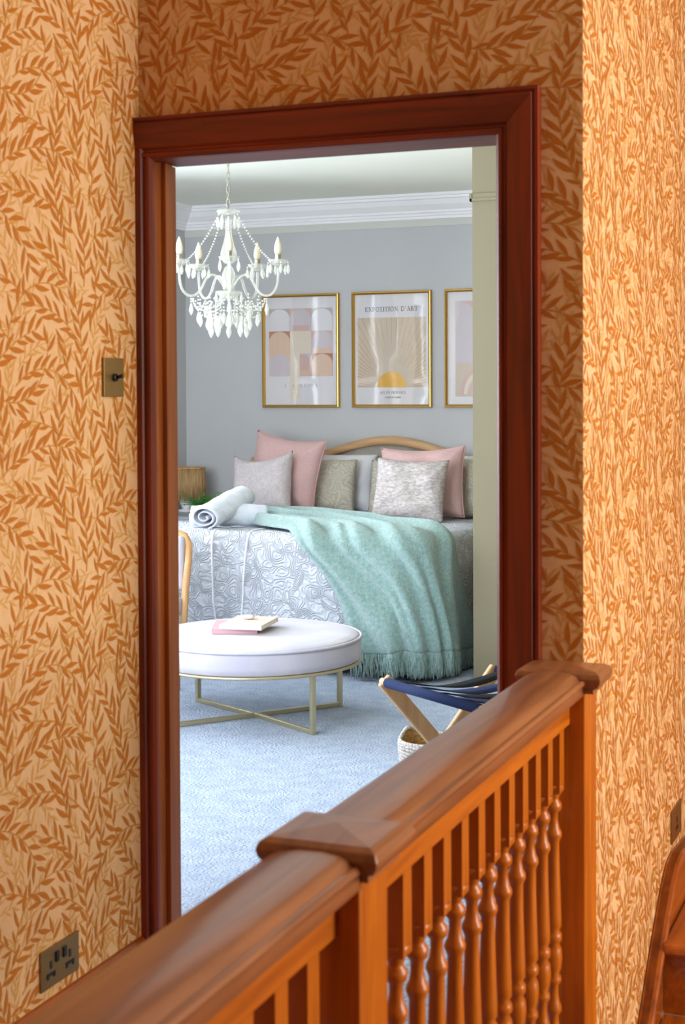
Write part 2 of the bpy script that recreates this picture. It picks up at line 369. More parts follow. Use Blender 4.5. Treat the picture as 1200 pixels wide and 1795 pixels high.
# ------------------------------------------------------------------ switch and sockets
t = thing('light_switch', 'small brass plate light switch on the patterned left wall', 'switch', (XL, 2.930, 1.488))
MB().box(XL+0.0012, XL+0.007, 2.888, 2.974, 1.445, 1.532).build('plate', M['brass'], t, 0.0015)
mb = MB(); mb.tube([(XL+0.007, 2.931, 1.488), (XL+0.013, 2.931, 1.488)], 0.009, 14); mb.tube([(XL+0.012, 2.931, 1.488), (XL+0.028, 2.934, 1.492)], [0.0035, 0.0048], 8)
mb.build('toggle', M['black'], t)
def socket(name, label, x, y0, y1, z0, z1, n):
    t = thing(name, label, 'socket', (x, (y0+y1)/2, (z0+z1)/2))
    MB().box(x+0.0012, x+0.006, y0, y1, z0, z1).build('plate', M['brass'], t, 0.0012)
    zc = (z0+z1)/2 - 0.004
    for k in range(n):
        yc = y0 + (y1-y0)*((k+0.5)/n if n == 1 else (0.25 if k == 0 else 0.75))
        mb = MB(); mb.box(x+0.0058, x+0.0072, yc-0.0035, yc+0.0035, zc+0.002, zc+0.018)
        mb.box(x+0.0058, x+0.0072, yc-0.016, yc-0.008, zc-0.018, zc-0.009); mb.box(x+0.0058, x+0.0072, yc+0.008, yc+0.016, zc-0.018, zc-0.009)
        mb.box(x+0.0058, x+0.0068, yc-0.017, yc+0.017, zc-0.013, zc-0.006)
        mb.build('outlet_slots', M['black'], t)
        ys = yc + (0.022 if k == 0 else -0.022)*(1 if n > 1 else 0)
        if n > 1: MB().box(x+0.0058, x+0.010, ys-0.006+0.0, ys+0.006, zc+0.010, zc+0.032).build('rocker_switch', M['black'], t, 0.001)
socket('wall_socket', 'brass double plug socket low on the left wall', XL, 2.618, 2.764, 0.208, 0.292, 2)
socket('wall_socket', 'dark brass plug socket low on the stairwell wall', XR, 4.122, 4.275, 0.203, 0.293, 1)

# ------------------------------------------------------------------ balustrade
bal = thing('balustrade', 'varnished pine balustrade with turned spindles and square newel posts', 'banister', (-0.72, 1.78, 0.0))
RX = -0.728
def newel(x0, x1, y0, y1, extra=None):
    mb = MB().box(x0, x1, y0, y1, -0.25, 0.845)
    if extra: mb.box(*extra)
    return mb.build('newel_post', M['rail_wood'], bal, 0.003)
newel(-0.778, -0.676, 1.727, 1.829); newel(-0.780, -0.676, 2.985, YD, (XR+0.002, -0.676, YD, 3.092, -0.25, 0.845))
def cap(cx, cyy, hx, hy, z0, y_hi=None):
    mb = MB(); cxs = []
    rows = [(-0.018, 0.0), (-0.018, 0.010), (-0.008, 0.014), (-0.002, 0.024), (0.0, 0.032), (-0.004, 0.042), (-0.014, 0.047)]
    P = []
    for o, h in rows:
        for sx, sy2 in ((-1,-1),(1,-1),(1,1),(-1,1)): P.append((cx+sx*(hx+o), cyy+sy2*(hy+o), z0+h))
    fs = [(i*4+k, i*4+(k+1) % 4, (i+1)*4+(k+1) % 4, (i+1)*4+k) for i in range(len(rows)-1) for k in range(4)]
    n = len(P); P.append((cx, cyy, z0+0.056)); fs += [((len(rows)-1)*4+k, (len(rows)-1)*4+(k+1) % 4, n) for k in range(4)]; fs.append((3,2,1,0))
    return mb.add(P, fs).build('newel_cap', M['rail_wood_y'], bal, 0.002)
cap(-0.727, 1.778, 0.083, 0.074, 0.845)
mb = MB()
cap(-0.722, 3.000, 0.088, 0.062, 0.845)
# handrail: moulded top rail
RP = [(-0.050, 0), (-0.052, 0.010), (-0.061, 0.015), (-0.066, 0.024), (-0.065, 0.034), (-0.058, 0.043), (-0.046, 0.048), (-0.020, 0.052), (0.012, 0.0525), (0.034, 0.050), (0.046, 0.045), (0.0495, 0.039),
      (0.052, 0.038), (0.057, 0.0385), (0.061, 0.036), (0.062, 0.032), (0.060, 0.028), (0.055, 0.025), (0.0545, 0.004), (0.050, 0)]
def rail(y0, y1, z0):
    MB().prism(RP, lambda a, b, t: (RX + a, t, z0 + b), y0, y1, 0, True).build('handrail', M['rail_wood_y'], bal, fix=True).data.set_sharp_from_angle(angle=0.9)
    MB().box(RX-0.021, RX+0.021, y0, y1, z0-0.061, z0).build('under_rail', M['rail_wood_u'], bal, 0.002)
    MB().box(RX-0.030, RX+0.030, y0, y1, 0.0, 0.05).build('base_rail', M['rail_wood_y'], bal, 0.002)
rail(1.829, 2.985, 0.836)
rail(-0.6, 1.727, 0.832)
def baluster_mesh():
    mb = MB(); h = 0.018; zt, zb = 0.649, 0.122
    mb.box(-h, h, -h, h, zt, 0.78); mb.box(-h, h, -h, h, 0.05, zb)
    # chamfered necks (lamb's tongue), then the turned shaft
    def sq(r, z, rounded):
        return [(r*math.cos(2*PI*k/12)*(1 if rounded else 1), r*math.sin(2*PI*k/12), z) for k in range(12)]
    prof = [(0.0215, 0.705), (0.0185, 0.692), (0.0120, 0.680), (0.0115, 0.674), (0.0172, 0.668), (0.0178, 0.662), (0.0165, 0.656), (0.0105, 0.650), (0.0100, 0.636),
            (0.0130, 0.620), (0.0175, 0.612), (0.0178, 0.606), (0.0150, 0.600), (0.0125, 0.594), (0.0130, 0.560), (0.0150, 0.500), (0.0168, 0.450), (0.0172, 0.432), (0.0120, 0.424),
            (0.0175, 0.416), (0.0180, 0.410), (0.0172, 0.404), (0.0120, 0.398), (0.0172, 0.388), (0.0186, 0.372), (0.0168, 0.352), (0.0120, 0.340), (0.0165, 0.332), (0.0168, 0.326),
            (0.0110, 0.318), (0.0105, 0.300), (0.0130, 0.286), (0.0170, 0.276), (0.0170, 0.268), (0.0115, 0.260), (0.0110, 0.245), (0.0160, 0.232), (0.0150, 0.222), (0.0120, 0.212), (0.0170, 0.200), (0.0215, 0.185)]
    mb.lathe([(r, 1.053*z - 0.0776) for r, z in prof], (0, 0, 0), 12)
    return mb
b0 = baluster_mesh().build('baluster', M['rail_wood'], bal, fix=True)
b0.matrix_parent_inverse = Matrix()
ys = [2.004 + 0.0928*k for k in range(11)] + [1.661 - 0.0940*k for k in range(12)]
for i, y in enumerate(ys):
    o = b0 if i == 0 else b0.copy()
    if i: C.objects.link(o); o.parent = bal
    o.location = (-0.729 - bal.location.x, y - bal.location.y, 0)

# ------------------------------------------------------------------ staircase beyond the corner
st = thing('staircase', 'varnished pine stair steps with a ramped wall string at the lower right', 'stairs', (-0.66, 3.8, 0))
zl = 0.045
ny = 3.80
steps = []
MB().box(-0.662, 1.38, ny, 6.19, zl-0.03, zl).build('tread', M['stair_wood'], st, 0.008)
for k in range(5):
    y = ny + 0.022 - 0.24*k; z = zl - 0.03 - 0.185*k
    MB().box(-0.662, 1.38, y, y+0.02, z-0.155, z).build('riser', M['stair_wood'], st)
    MB().box(-0.662, 1.38, y-0.262, y, z-0.185, z-0.155).build('tread', M['stair_wood'], st, 0.008)
# wall string with its curved top edge (Y, z)
top = [(5.4, 0.150), (4.50, 0.150), (4.25, 0.175), (4.12, 0.185), (4.04, 0.178), (3.96, 0.140), (3.88, 0.085), (3.80, 0.025), (3.72, -0.040), (3.64, -0.105), (3.3, -0.37), (3.0, -0.60)]
bot = [(3.0, -1.1), (3.3, -0.90), (3.64, -0.66), (3.80, -0.5), (4.2, -0.3), (5.4, -0.3)]
MB().prism(top + bot, lambda a, b, t: (t, a, b), XR+0.0015, -0.664, 0).build('string', M['stair_wood'], st, 0.006, fix=True)
MB().prism([(a, b) for a, b in top] + [(a, b-0.02) for a, b in reversed(top)], lambda a, b, t: (t, a, b), XR+0.0015, -0.656, 0).build('string_moulding', M['stair_wood'], st, 0.005, fix=True)

# ------------------------------------------------------------------ bedroom shell
struct(MB().box(BX0-0.1, XR-0.12, YD2-0.03, 9.1, -0.12, 0.0).build('floor', M['carpet']))
struct(MB().box(BX0-0.1, BX1+0.1, YD2, 9.1, BZ, BZ+0.1).build('ceiling', M['ceiling']))
mb = MB().box(BX0-0.1, BX1+0.02, BY1, BY1+0.1, 0, BZ)
struct(mb.build('wall_bedroom_back', M['bed_wall']))
struct(MB().box(BX0, BX1, BY1-0.004, BY1, 2.485, 2.53).build('trim_1', M['bed_wall_pale']))
# left wall with two window openings
mb = MB(); wy = [(3.7, 4.7), (5.1, 6.1), (6.5, 7.5)]; z0w, z1w = 0.65, 2.4
mb.box(BX0-0.16, BX0, YD2, wy[0][0], 0, BZ); mb.box(BX0-0.16, BX0, wy[0][1], wy[1][0], 0, BZ); mb.box(BX0-0.16, BX0, wy[1][1], wy[2][0], 0, BZ); mb.box(BX0-0.16, BX0, wy[2][1], 9.1, 0, BZ)
for a_, b_ in wy: mb.box(BX0-0.16, BX0, a_, b_, 0, z0w); mb.box(BX0-0.16, BX0, a_, b_, z1w, BZ)
struct(mb.build('wall_bedroom_left', M['bed_wall']))
mb = MB(); fx0, fx1, fy0, fy1 = -4.3, -2.3, YD2-0.1, YD2
mb.box(BX0-0.16, fx0, fy0, fy1, 0, BZ); mb.box(fx1, XL-0.10, fy0, fy1, 0, BZ); mb.box(fx0, fx1, fy0, fy1, 0, 0.75); mb.box(fx0, fx1, fy0, fy1, 2.4, BZ)
struct(mb.build('wall_bedroom_front', M['bed_wall']))
w = sempty('window_4'); mb = MB().box(fx0, fx0+0.06, fy0+0.02, fy1-0.02, 0.75, 2.4); mb.box(fx1-0.06, fx1, fy0+0.02, fy1-0.02, 0.75, 2.4); mb.box(fx0+0.06, fx1-0.06, fy0+0.02, fy1-0.02, 0.75, 0.81); mb.box(fx0+0.06, fx1-0.06, fy0+0.02, fy1-0.02, 2.34, 2.4); mb.box(-3.325, -3.275, fy0+0.03, fy1-0.03, 0.81, 2.34)  # unseen window added so light reaches the back wall head-on
mb.build('window_frame', M['white_paint'], w)
struct(MB().box(BX1, XR-0.15, YD2, 7.2, 0, BZ).build('wall_bedroom_right', M['beige_wall']))
# projecting closet wall seen edge-on beside the bed
mb = MB().box(-2.197, BX1, 7.2, BY1, 0, BZ)
struct(mb.build('wall_closet', M['beige_wall']))
mb = MB().prism([(0, 2.392), (0.012, 2.392), (0.012, 2.405), (0.008, 2.412), (0.010, 2.430), (0, 2.432)], lambda a, b, t: (t, 7.2 - a, b), -2.207, BX1)
mb.box(-2.209, -2.197, 7.188, BY1, 2.392, 2.432)
struct(mb.build('trim_2', M['beige_wall'], fix=True))
glass = bpy.data.materials.new('window_glass'); glass.use_nodes = True; nt = glass.node_tree; nt.nodes.clear()
o_ = nt.nodes.new('ShaderNodeOutputMaterial'); mx = nt.nodes.new('ShaderNodeMixShader'); t1 = nt.nodes.new('ShaderNodeBsdfTransparent'); g1 = nt.nodes.new('ShaderNodeBsdfGlossy'); g1.inputs['Roughness'].default_value = 0.02
fr = nt.nodes.new('ShaderNodeFresnel'); fr.inputs[0].default_value = 1.45
nt.links.new(fr.outputs[0], mx.inputs[0]); nt.links.new(t1.outputs[0], mx.inputs[1]); nt.links.new(g1.outputs[0], mx.inputs[2]); nt.links.new(mx.outputs[0], o_.inputs[0])
M['curtain'] = noise_mat('blush_curtain', (214, 196, 184), (226, 210, 198), 30, 0.9)
for wi, (a_, b_) in enumerate(wy):
    w = sempty('window_%d' % (wi + 1)); x0, x1 = BX0-0.11, BX0-0.05
    mb = MB().box(x0, x1, a_, a_+0.06, z0w, z1w); mb.box(x0, x1, b_-0.06, b_, z0w, z1w); mb.box(x0, x1, a_+0.06, b_-0.06, z0w, z0w+0.07); mb.box(x0, x1, a_+0.06, b_-0.06, z1w-0.07, z1w)
    mb.box(x0+0.01, x1-0.01, a_+0.06, b_-0.06, 1.50, 1.55)
    mb.build('window_frame', M['white_paint'], w, 0.004)
    MB().box(x0+0.028, x0+0.032, a_+0.06, b_-0.06, z0w+0.07, 1.50).build('window_pane', glass, w); MB().box(x0+0.028, x0+0.032, a_+0.06, b_-0.06, 1.55, z1w-0.07).build('window_pane', glass, w)
    MB().box(BX0-0.05, BX0+0.06, a_-0.04, b_+0.04, z0w-0.03, z0w).build('window_sill', M['white_paint'], w, 0.005)
def curtain(y0, y1, label):
    n = 60; P = []
    for z in (0.02, 0.6, 1.2, 1.8, 2.42):
        for i in range(n+1):
            t = i/n; P.append((BX0+0.11 + 0.028*math.sin(t*2*PI*7) + 0.008*math.sin(t*31+z*2), y0+(y1-y0)*t, z))
    tag(MB().grid(P, 5, n+1).build('curtain', M['curtain'], solid=0.003), label, 'curtain')
curtain(3.4, 3.72, 'blush curtain at the bedroom window nearest the door'); curtain(4.68, 5.12, 'blush curtain between the first two bedroom windows'); curtain(6.08, 6.52, 'blush curtain between the last two bedroom windows'); curtain(7.48, 7.8, 'blush curtain at the bedroom window nearest the bed')
# cornice along back and left walls
CP = [(0, 2.53), (0.014, 2.53), (0.016, 2.545), (0.024, 2.550), (0.026, 2.562), (0.036, 2.568), (0.038, 2.580), (0.052, 2.592), (0.074, 2.612), (0.088, 2.636), (0.092, 2.642), (0.104, 2.646), (0.106, 2.660), (0.118, 2.664), (0.120, 2.68), (0, 2.68)]
n = len(CP)
vs = [(BX0 + a_, YD2, z) for a_, z in CP] + [(BX0 + a_, BY1 - a_, z) for a_, z in CP] + [(-2.197, BY1 - a_, z) for a_, z in CP]
mb = MB().add(vs, [(i, (i+1) % n, n+(i+1) % n, n+i) for i in range(n)] + [(n+i, n+(i+1) % n, 2*n+(i+1) % n, 2*n+i) for i in range(n)])
struct(mb.build('trim_3', M['white_paint'], fix=True))
struct(MB().box(BX0, -2.197, BY1-0.02, BY1, 0, 0.17).build('baseboard_back', M['white_paint'], bevel=0.004))
struct(MB().box(BX0, BX0+0.02, YD2, BY1-0.02, 0, 0.17).build('baseboard_bedroom_left', M['white_paint'], bevel=0.004))

# ------------------------------------------------------------------ pictures above the bed
def arc(cx, cy, rx, ry, a0, a1, n=10): return [(cx+rx*math.cos(math.radians(a0+(a1-a0)*i/n)), cy+ry*math.sin(math.radians(a0+(a1-a0)*i/n))) for i in range(n+1)]
K, T_ = 0.13, 0.055            # thick and thin strokes of a roman capital, as a share of its height
def serif(x, y, w=0.34): return ([(x-w/2, y), (x+w/2, y)], 0.045)
GL = {
 'I': (0.30, [([(0.15,0),(0.15,1)],K), serif(0.15,0.02), serif(0.15,0.98)]),
 'E': (0.62, [([(0.12,0),(0.12,1)],K), ([(0,0.03),(0.58,0.03)],T_), ([(0,0.97),(0.56,0.97)],T_), ([(0.12,0.52),(0.42,0.52)],T_), ([(0.57,0),(0.57,0.2)],T_), ([(0.55,1),(0.55,0.8)],T_), ([(0.42,0.62),(0.42,0.42)],T_)]),
 'F': (0.58, [([(0.12,0),(0.12,1)],K), serif(0.12,0.02), ([(0,0.97),(0.56,0.97)],T_), ([(0.12,0.5),(0.42,0.5)],T_), ([(0.55,1),(0.55,0.8)],T_)]),
 'X': (0.78, [([(0.1,1),(0.68,0)],K), ([(0.66,1),(0.12,0)],T_), serif(0.12,0.98,0.28), serif(0.66,0.98,0.24), serif(0.12,0.02,0.24), serif(0.68,0.02,0.28)]),
 'P': (0.60, [([(0.12,0),(0.12,1)],K), serif(0.12,0.02), ([(0,0.97),(0.3,0.97)]+arc(0.3,0.73,0.24,0.24,90,-90)+[(0.12,0.49)],0.08)]),
 'R': (0.72, [([(0.12,0),(0.12,1)],K), serif(0.12,0.02), ([(0,0.97),(0.3,0.97)]+arc(0.3,0.74,0.22,0.23,90,-90)+[(0.12,0.51)],0.08), ([(0.32,0.5),(0.64,0)],K), serif(0.66,0.02,0.2)]),
 'D': (0.80, [([(0.12,0),(0.12,1)],K), ([(0,0.97),(0.3,0.97)]+arc(0.3,0.5,0.42,0.47,90,-90,14)+[(0,0.03)],0.09)]),
 'O': (0.84, [(arc(0.42,0.5,0.36,0.47,0,360,20),0.10)]),
 'G': (0.82, [(arc(0.42,0.5,0.36,0.47,50,325,16),0.09), ([(0.72,0.05),(0.72,0.42)],K), serif(0.7,0.42,0.28)]),
 'C': (0.76, [(arc(0.42,0.5,0.36,0.47,50,310,16),0.09), ([(0.66,0.98),(0.66,0.74)],T_)]),
 'S': (0.56, [(arc(0.28,0.73,0.19,0.24,35,235,10)+arc(0.28,0.26,0.21,0.24,55,-145,10),0.10), ([(0.46,1),(0.46,0.78)],T_), ([(0.06,0),(0.06,0.22)],T_)]),
 'T': (0.66, [([(0.33,0),(0.33,1)],K), serif(0.33,0.02), ([(0.02,0.97),(0.64,0.97)],T_), ([(0.03,1),(0.03,0.8)],T_), ([(0.63,1),(0.63,0.8)],T_)]),
 'N': (0.82, [([(0.14,0),(0.14,1)],T_), ([(0.14,1),(0.68,0)],K), ([(0.68,0),(0.68,1)],T_), serif(0.14,0.02,0.24), serif(0.68,0.98,0.24), serif(0.1,0.98,0.2)]),
 'A': (0.78, [([(0.12,0),(0.39,1)],T_), ([(0.39,1),(0.68,0)],K), ([(0.2,0.34),(0.56,0.34)],T_), serif(0.1,0.02,0.24), serif(0.68,0.02,0.28)]),
 'V': (0.78, [([(0.1,1),(0.4,0)],K), ([(0.4,0),(0.66,1)],T_), serif(0.1,0.98,0.28), serif(0.66,0.98,0.24)]),
 'L': (0.60, [([(0.12,0),(0.12,1)],K), serif(0.12,0.98), ([(0,0.03),(0.56,0.03)],T_), ([(0.55,0),(0.55,0.22)],T_)]),
 'U': (0.78, [([(0.14,1),(0.14,0.3)]+arc(0.38,0.3,0.24,0.28,180,360,8)+[(0.62,0.3),(0.62,1)],0.09), serif(0.14,0.98,0.26), serif(0.62,0.98,0.22)]),
 'M': (0.95, [([(0.14,0),(0.14,1)],T_), ([(0.14,1),(0.46,0.05)],K), ([(0.46,0.05),(0.78,1)],T_), ([(0.8,0),(0.8,1)],K), serif(0.14,0.02,0.24), serif(0.8,0.02,0.28)]),
 "'": (0.26, [([(0.14,1.02),(0.10,0.74)],0.09)]), ' ': (0.42, [])}
def lettering(mb, txt, cx, z, h, y, mi, gap=0.12, bold=1.0):
    tot = sum(GL[c][0] + gap for c in txt) - gap; x = cx - tot*h/2
    for c in txt:
        for pts, w in GL[c][1]:
            for (xa, ya), (xb, yb) in zip(pts, pts[1:]):
                dx, dy = xb-xa, yb-ya; L = math.hypot(dx, dy) or 1; nx, ny = -dy/L*w*bold/2, dx/L*w*bold/2
                ex, ey = dx/L*0.01, dy/L*0.01
                mb.add([(x+(px)*h, y, z+(pz)*h) for px, pz in ((xa+nx-ex, ya+ny-ey), (xa-nx-ex, ya-ny-ey), (xb-nx+ex, yb-ny+ey), (xb+nx+ex, yb+ny+ey))], [(0,1,2,3)], mi)
        x += (GL[c][0] + gap)*h
PM = [mat('poster_paper', (244, 240, 244), 0.6), mat('poster_beige', (226, 208, 190), 0.6), mat('poster_gold_foil', (206, 160, 70), 0.35, 0.8), mat('poster_ink', (84, 78, 76), 0.6),
      mat('poster_lilac', (226, 214, 220), 0.6), mat('poster_peach', (242, 208, 184), 0.6), mat('poster_rust', (206, 138, 108), 0.6), mat('poster_cream', (246, 232, 214), 0.6), mat('poster_blush', (232, 196, 188), 0.6), mat('poster_taupe', (204, 196, 186), 0.6)]
pic_glass = bpy.data.materials.new('picture_glass'); pic_glass.use_nodes = True; nt = pic_glass.node_tree; nt.nodes.clear()
o_ = nt.nodes.new('ShaderNodeOutputMaterial'); mx = nt.nodes.new('ShaderNodeMixShader'); t1 = nt.nodes.new('ShaderNodeBsdfTransparent'); g1 = nt.nodes.new('ShaderNodeBsdfGlossy'); g1.inputs['Roughness'].default_value = 0.03
mx.inputs[0].default_value = 0.085
wn = nt.nodes.new('ShaderNodeTexNoise'); wn.inputs['Scale'].default_value = 5.0; wn.inputs['Detail'].default_value = 0.5; bp_ = nt.nodes.new('ShaderNodeBump'); bp_.inputs['Distance'].default_value = 0.004; bp_.inputs['Strength'].default_value = 0.35
tcn = nt.nodes.new('ShaderNodeTexCoord'); nt.links.new(tcn.outputs['Object'], wn.inputs['Vector']); nt.links.new(wn.outputs[0], bp_.inputs['Height']); nt.links.new(bp_.outputs[0], g1.inputs['Normal'])
nt.links.new(t1.outputs[0], mx.inputs[1]); nt.links.new(g1.outputs[0], mx.inputs[2]); nt.links.new(mx.outputs[0], o_.inputs[0])
def picture(x0, x1, z0, z1, label, fn):
    t = thing('framed_picture', label, 'picture', ((x0+x1)/2, BY1, z0)); fw = 0.018; yb = BY1 - 0.0015; yf = BY1 - 0.030
    FPf = [(0, yb), (0, yf+0.004), (0.003, yf), (0.009, yf-0.001), (0.013, yf+0.002), (fw, yf+0.006), (fw, yb-0.012), (fw, yb)]
    mb = MB(); n = len(FPf); vs = []
    for (cx, cz, sx, sz) in ((x0, z0, 1, 1), (x1, z0, -1, 1), (x1, z1, -1, -1), (x0, z1, 1, -1)):
        vs += [(cx + sx*a_, y, cz + sz*a_) for a_, y in FPf]
    mb.add(vs, [(k*n+i, k*n+(i+1) % n, ((k+1) % 4)*n+(i+1) % n, ((k+1) % 4)*n+i) for k in range(4) for i in range(n)])
    mb.build('frame', M['gold'], t, fix=True)
    mb = MB().box(x0+fw, x1-fw, yb-0.006, yb, z0+fw, z1-fw, 0); fn(mb, x0+fw, x1-fw, z0+fw, z1-fw, yb-0.0065)
    mb.build('print', PM, t)
    MB().box(x0+fw, x1-fw, yb-0.014, yb-0.012, z0+fw, z1-fw).build('glass_pane', pic_glass, t)
def quad(mb, x0, x1, z0, z1, y, mi): mb.add([(x0,y,z0),(x1,y,z0),(x1,y,z1),(x0,y,z1)], [(0,1,2,3)], mi)
def poly(mb, pts, y, mi): mb.add([(a, y, b) for a, b in pts], [tuple(range(len(pts)))], mi)
def print_arches(mb, x0, x1, z0, z1, y):
    w, h = x1-x0, z1-z0; ax0, ax1 = x0+0.05*w, x0+0.94*w; az1, az0 = z1-0.105*h, z0+0.265*h
    cw, ch = (ax1-ax0)/3, (az1-az0)/3
    cols = [[4, 4, 4], [6, 7, 8], [5, 4, 6]]; fills = [[0, 4, 0], [5, 7, 4], [4, 8, 5]]
    for r in range(3):
        for c in range(3):
            X0, X1 = ax0+c*cw, ax0+(c+1)*cw; Z1 = az1-r*ch; Z0 = Z1-ch
            quad(mb, X0, X1, Z0, Z1, y, cols[r][c] if r != 0 else (8 if c == 1 else 9))
            cxx = (X0+X1)/2; rr = cw/2*0.98; pts = [(cxx-rr, Z0), (cxx+rr, Z0), (cxx+rr, Z1-rr*0.9)] + arc(cxx, Z1-rr*0.9, rr, rr*0.86, 0, 180, 14)[1:]
            poly(mb, pts, y-0.0004, fills[r][c])
            if (r + c) % 2: quad(mb, X0+cw*0.1, X1-cw*0.1, Z0, Z0+ch*0.25, y-0.0006, 5 if r else 8)
    quad(mb, ax0+cw, ax0+1.45*cw, z0+0.05*h, az1-ch, y-0.0008, 7)
    lettering(mb, 'L ATELIER', (x0+x1)/2, z0+0.165*h, 0.018, y-0.001, 3, 0.95, 0.7)
def print_sun(mb, x0, x1, z0, z1, y):
    w, h = x1-x0, z1-z0; ax0, ax1, az0, az1 = x0+0.035*w, x0+0.955*w, z0+0.155*h, z0+0.79*h
    quad(mb, ax0, ax1, az0, az1, y, 1); cx = x0+0.495*w; R = 0.2*w
    for k in range(0, 37):
        a = math.radians(2.5 + 175*k/36); c, s_ = math.cos(a), math.sin(a)
        r1 = min((az1-az0)/max(s_, 1e-3), ((ax1-cx) if c > 0 else (cx-ax0))/max(abs(c), 1e-3)); r0 = R*(1.35 + 0.9*s_*(1 if k % 2 else 0.35) + (1.1 if 15 < k < 21 else 0)); 
        if r0 >= r1: continue
        q = 0.0015; mb.add([(cx+c*r0-s_*q*0.4, y-0.0005, az0+s_*r0+c*q*0.4), (cx+c*r0+s_*q*0.4, y-0.0005, az0+s_*r0-c*q*0.4), (cx+c*r1+s_*q, y-0.0005, az0+s_*r1-c*q), (cx+c*r1-s_*q, y-0.0005, az0+s_*r1+c*q)], [(0,1,2,3)], 2)
    poly(mb, arc(cx, az0, R, R*1.0, 0, 180, 28), y-0.001, 2)
    lettering(mb, "EXPOSITION D'ART", cx, z0+0.845*h, 0.029, y-0.001, 3, 0.15)
    lettering(mb, 'AIX EN PROVENCE', cx+0.01, z0+0.098*h, 0.0155, y-0.001, 3, 0.10)
    lettering(mb, 'GALERIE DE LUMIERE', cx+0.01, z0+0.058*h, 0.009, y-0.001, 3, 0.06, 1.3)
def print_petals(mb, x0, x1, z0, z1, y):
    w, h = x1-x0, z1-z0; ax0, ax1, az0, az1 = x0+0.10*w, x1-0.08*w, z0+0.07*h, z0+0.92*h
    quad(mb, ax0, ax1, az0, az1, y, 4); quad(mb, ax0, ax1, az0, az0+0.3*h, y-0.0003, 1)
    pts = [(ax0+0.08*w, az1)] + [(ax0+0.08*w+0.42*w*t, az1-0.36*h*t**1.6) for t in (0.25, 0.5, 0.75, 1)] + [(ax1, az1-0.36*h), (ax1, az1)]
    poly(mb, pts, y-0.0005, 8)
    for k in range(5): poly(mb, arc(ax0+0.36*w, az0+0.02*h, 0.30*w-0.05*w*k, 0.26*h-0.045*h*k, 0, 180, 16), y-0.0006-0.0002*k, (8, 7, 8, 4, 8)[k])
picture(-4.185, -3.640, 1.340, 2.080, 'gold framed print of pale pink arches, leftmost over the bed', print_arches)
picture(-3.550, -3.012, 1.341, 2.081, 'gold framed sunburst poster with a half gold sun and serif lettering', print_sun)
picture(-2.925, -2.390, 1.341, 2.082, 'gold framed pink and white print partly hidden by the beige wall', print_petals)

# ------------------------------------------------------------------ bed
bed = thing('bed', 'wide bed with arched pale oak headboard against the grey wall', 'bed', (-3.32, 8.0, 0))
bcx, bx0, bx1, by0 = -3.32, -4.22, -2.42, 7.06
hb = []
def hz(x):
    d = x - (-3.29); return 0.985 + (0.145*math.cos(PI*d/1.5)**2 if abs(d) < 0.75 else 0)
mb = MB(); P = []; N_ = 60; xs = [bx0-0.03 + (bx1-bx0+0.06)*i/N_ for i in range(N_+1)]
rp = [(-0.024, 0.0), (-0.022, -0.012), (-0.010, -0.020), (0.012, -0.018), (0.022, -0.006), (0.024, 0.010), (0.012, 0.022), (-0.012, 0.022)]
rp = [(a*1.15, b) for a, b in rp]
for x in xs:
    z = hz(x)
    for dz, dy in rp: P.append((x, 8.945 + dy, z + dz))
mb.grid(P, N_+1, len(rp), 0, True); mb.build('headboard_rail', M['oak'], bed, fix=True)
for x in (bx0-0.03, bx1+0.03): MB().box(x-0.025, x+0.025, 8.92, 8.97, 0, hz(x)).build('headboard_post', M['oak_z'], bed, 0.006)
M['linen_grey'] = noise_mat('grey_linen', (178, 172, 160), (160, 155, 144), 120, 0.9)
P = []
for x in xs: P += [(x, 8.955, 0.3), (x, 8.955, hz(x)-0.015)]
MB().grid(P, N_+1, 2).build('headboard_panel', M['linen_grey'], bed, solid=0.012)
mb = MB().box(bx0+0.02, bx1-0.02, by0+0.02, 8.93, 0.18, 0.36); mb.build('bed_base', M['linen_grey'], bed, 0.02)
MB().box(bx0+0.02, bx1-0.02, by0+0.02, 8.93, 0.36, 0.62).build('mattress', mat('mattress_ticking', (225, 222, 218), 0.9), bed, 0.05, 4)
for x in (bx0+0.10, bx1-0.06):
    for y in (by0+0.06, 8.6):
        MB().lathe([(0.022, 0.0), (0.025, 0.02), (0.020, 0.03), (0.030, 0.10), (0.032, 0.18)], (x, y, 0), 14).build('leg', M['oak_z'], bed)

def hnoise(x, y, s=1.0): return math.sin(x*7.1*s+1.3)*math.cos(y*6.3*s-0.7)*0.5 + math.sin(x*13.7*s+y*9.1*s)*0.3 + math.cos(x*3.9*s-y*15.3*s+2.0)*0.2
TOPZ = 0.708; RC, RE = 0.10, 0.055
def drape(px, py, lift=0.0, flare=0.06, noise=1.0):
    """lay the flat point (px, py) over the bed: returns position and outward normal"""
    ix0, ix1, iy0 = bx0+RE-0.02, bx1-RE+0.02, by0+RE-0.02
    qx = min(max(px, ix0+RC), ix1-RC); qy = max(py, iy0+RC)
    dx, dy = px-qx, py-qy; L = math.hypot(dx, dy); d = L - RC
    k_ = min(1, max(0, (py-7.1)/1.1)); zt = TOPZ - 0.034*k_*k_*(3-2*k_) + 0.007*hnoise(px, py)*noise
    if d <= 0: return Vector((px, py, zt+lift)), Vector((0, 0, 1))
    nx, ny = dx/L, dy/L; bx_, by_ = qx+nx*RC, qy+ny*RC; e = RE*PI/2
    if d < e:
        a = d/RE; n = Vector((nx*math.sin(a), ny*math.sin(a), math.cos(a)))
        return Vector((bx_, by_, zt-RE)) + n*(RE+lift), n
    r = d - e; n = Vector((nx, ny, 0))
    return Vector((bx_+nx*(RE+flare*r), by_+ny*(RE+flare*r), zt-RE-r)) + n*lift, n
M['quilt'] = damask('quilt_cotton', (222, 225, 233), (208, 213, 225), 13.0, 1.0, 40.0, 0.9, 0.0032)
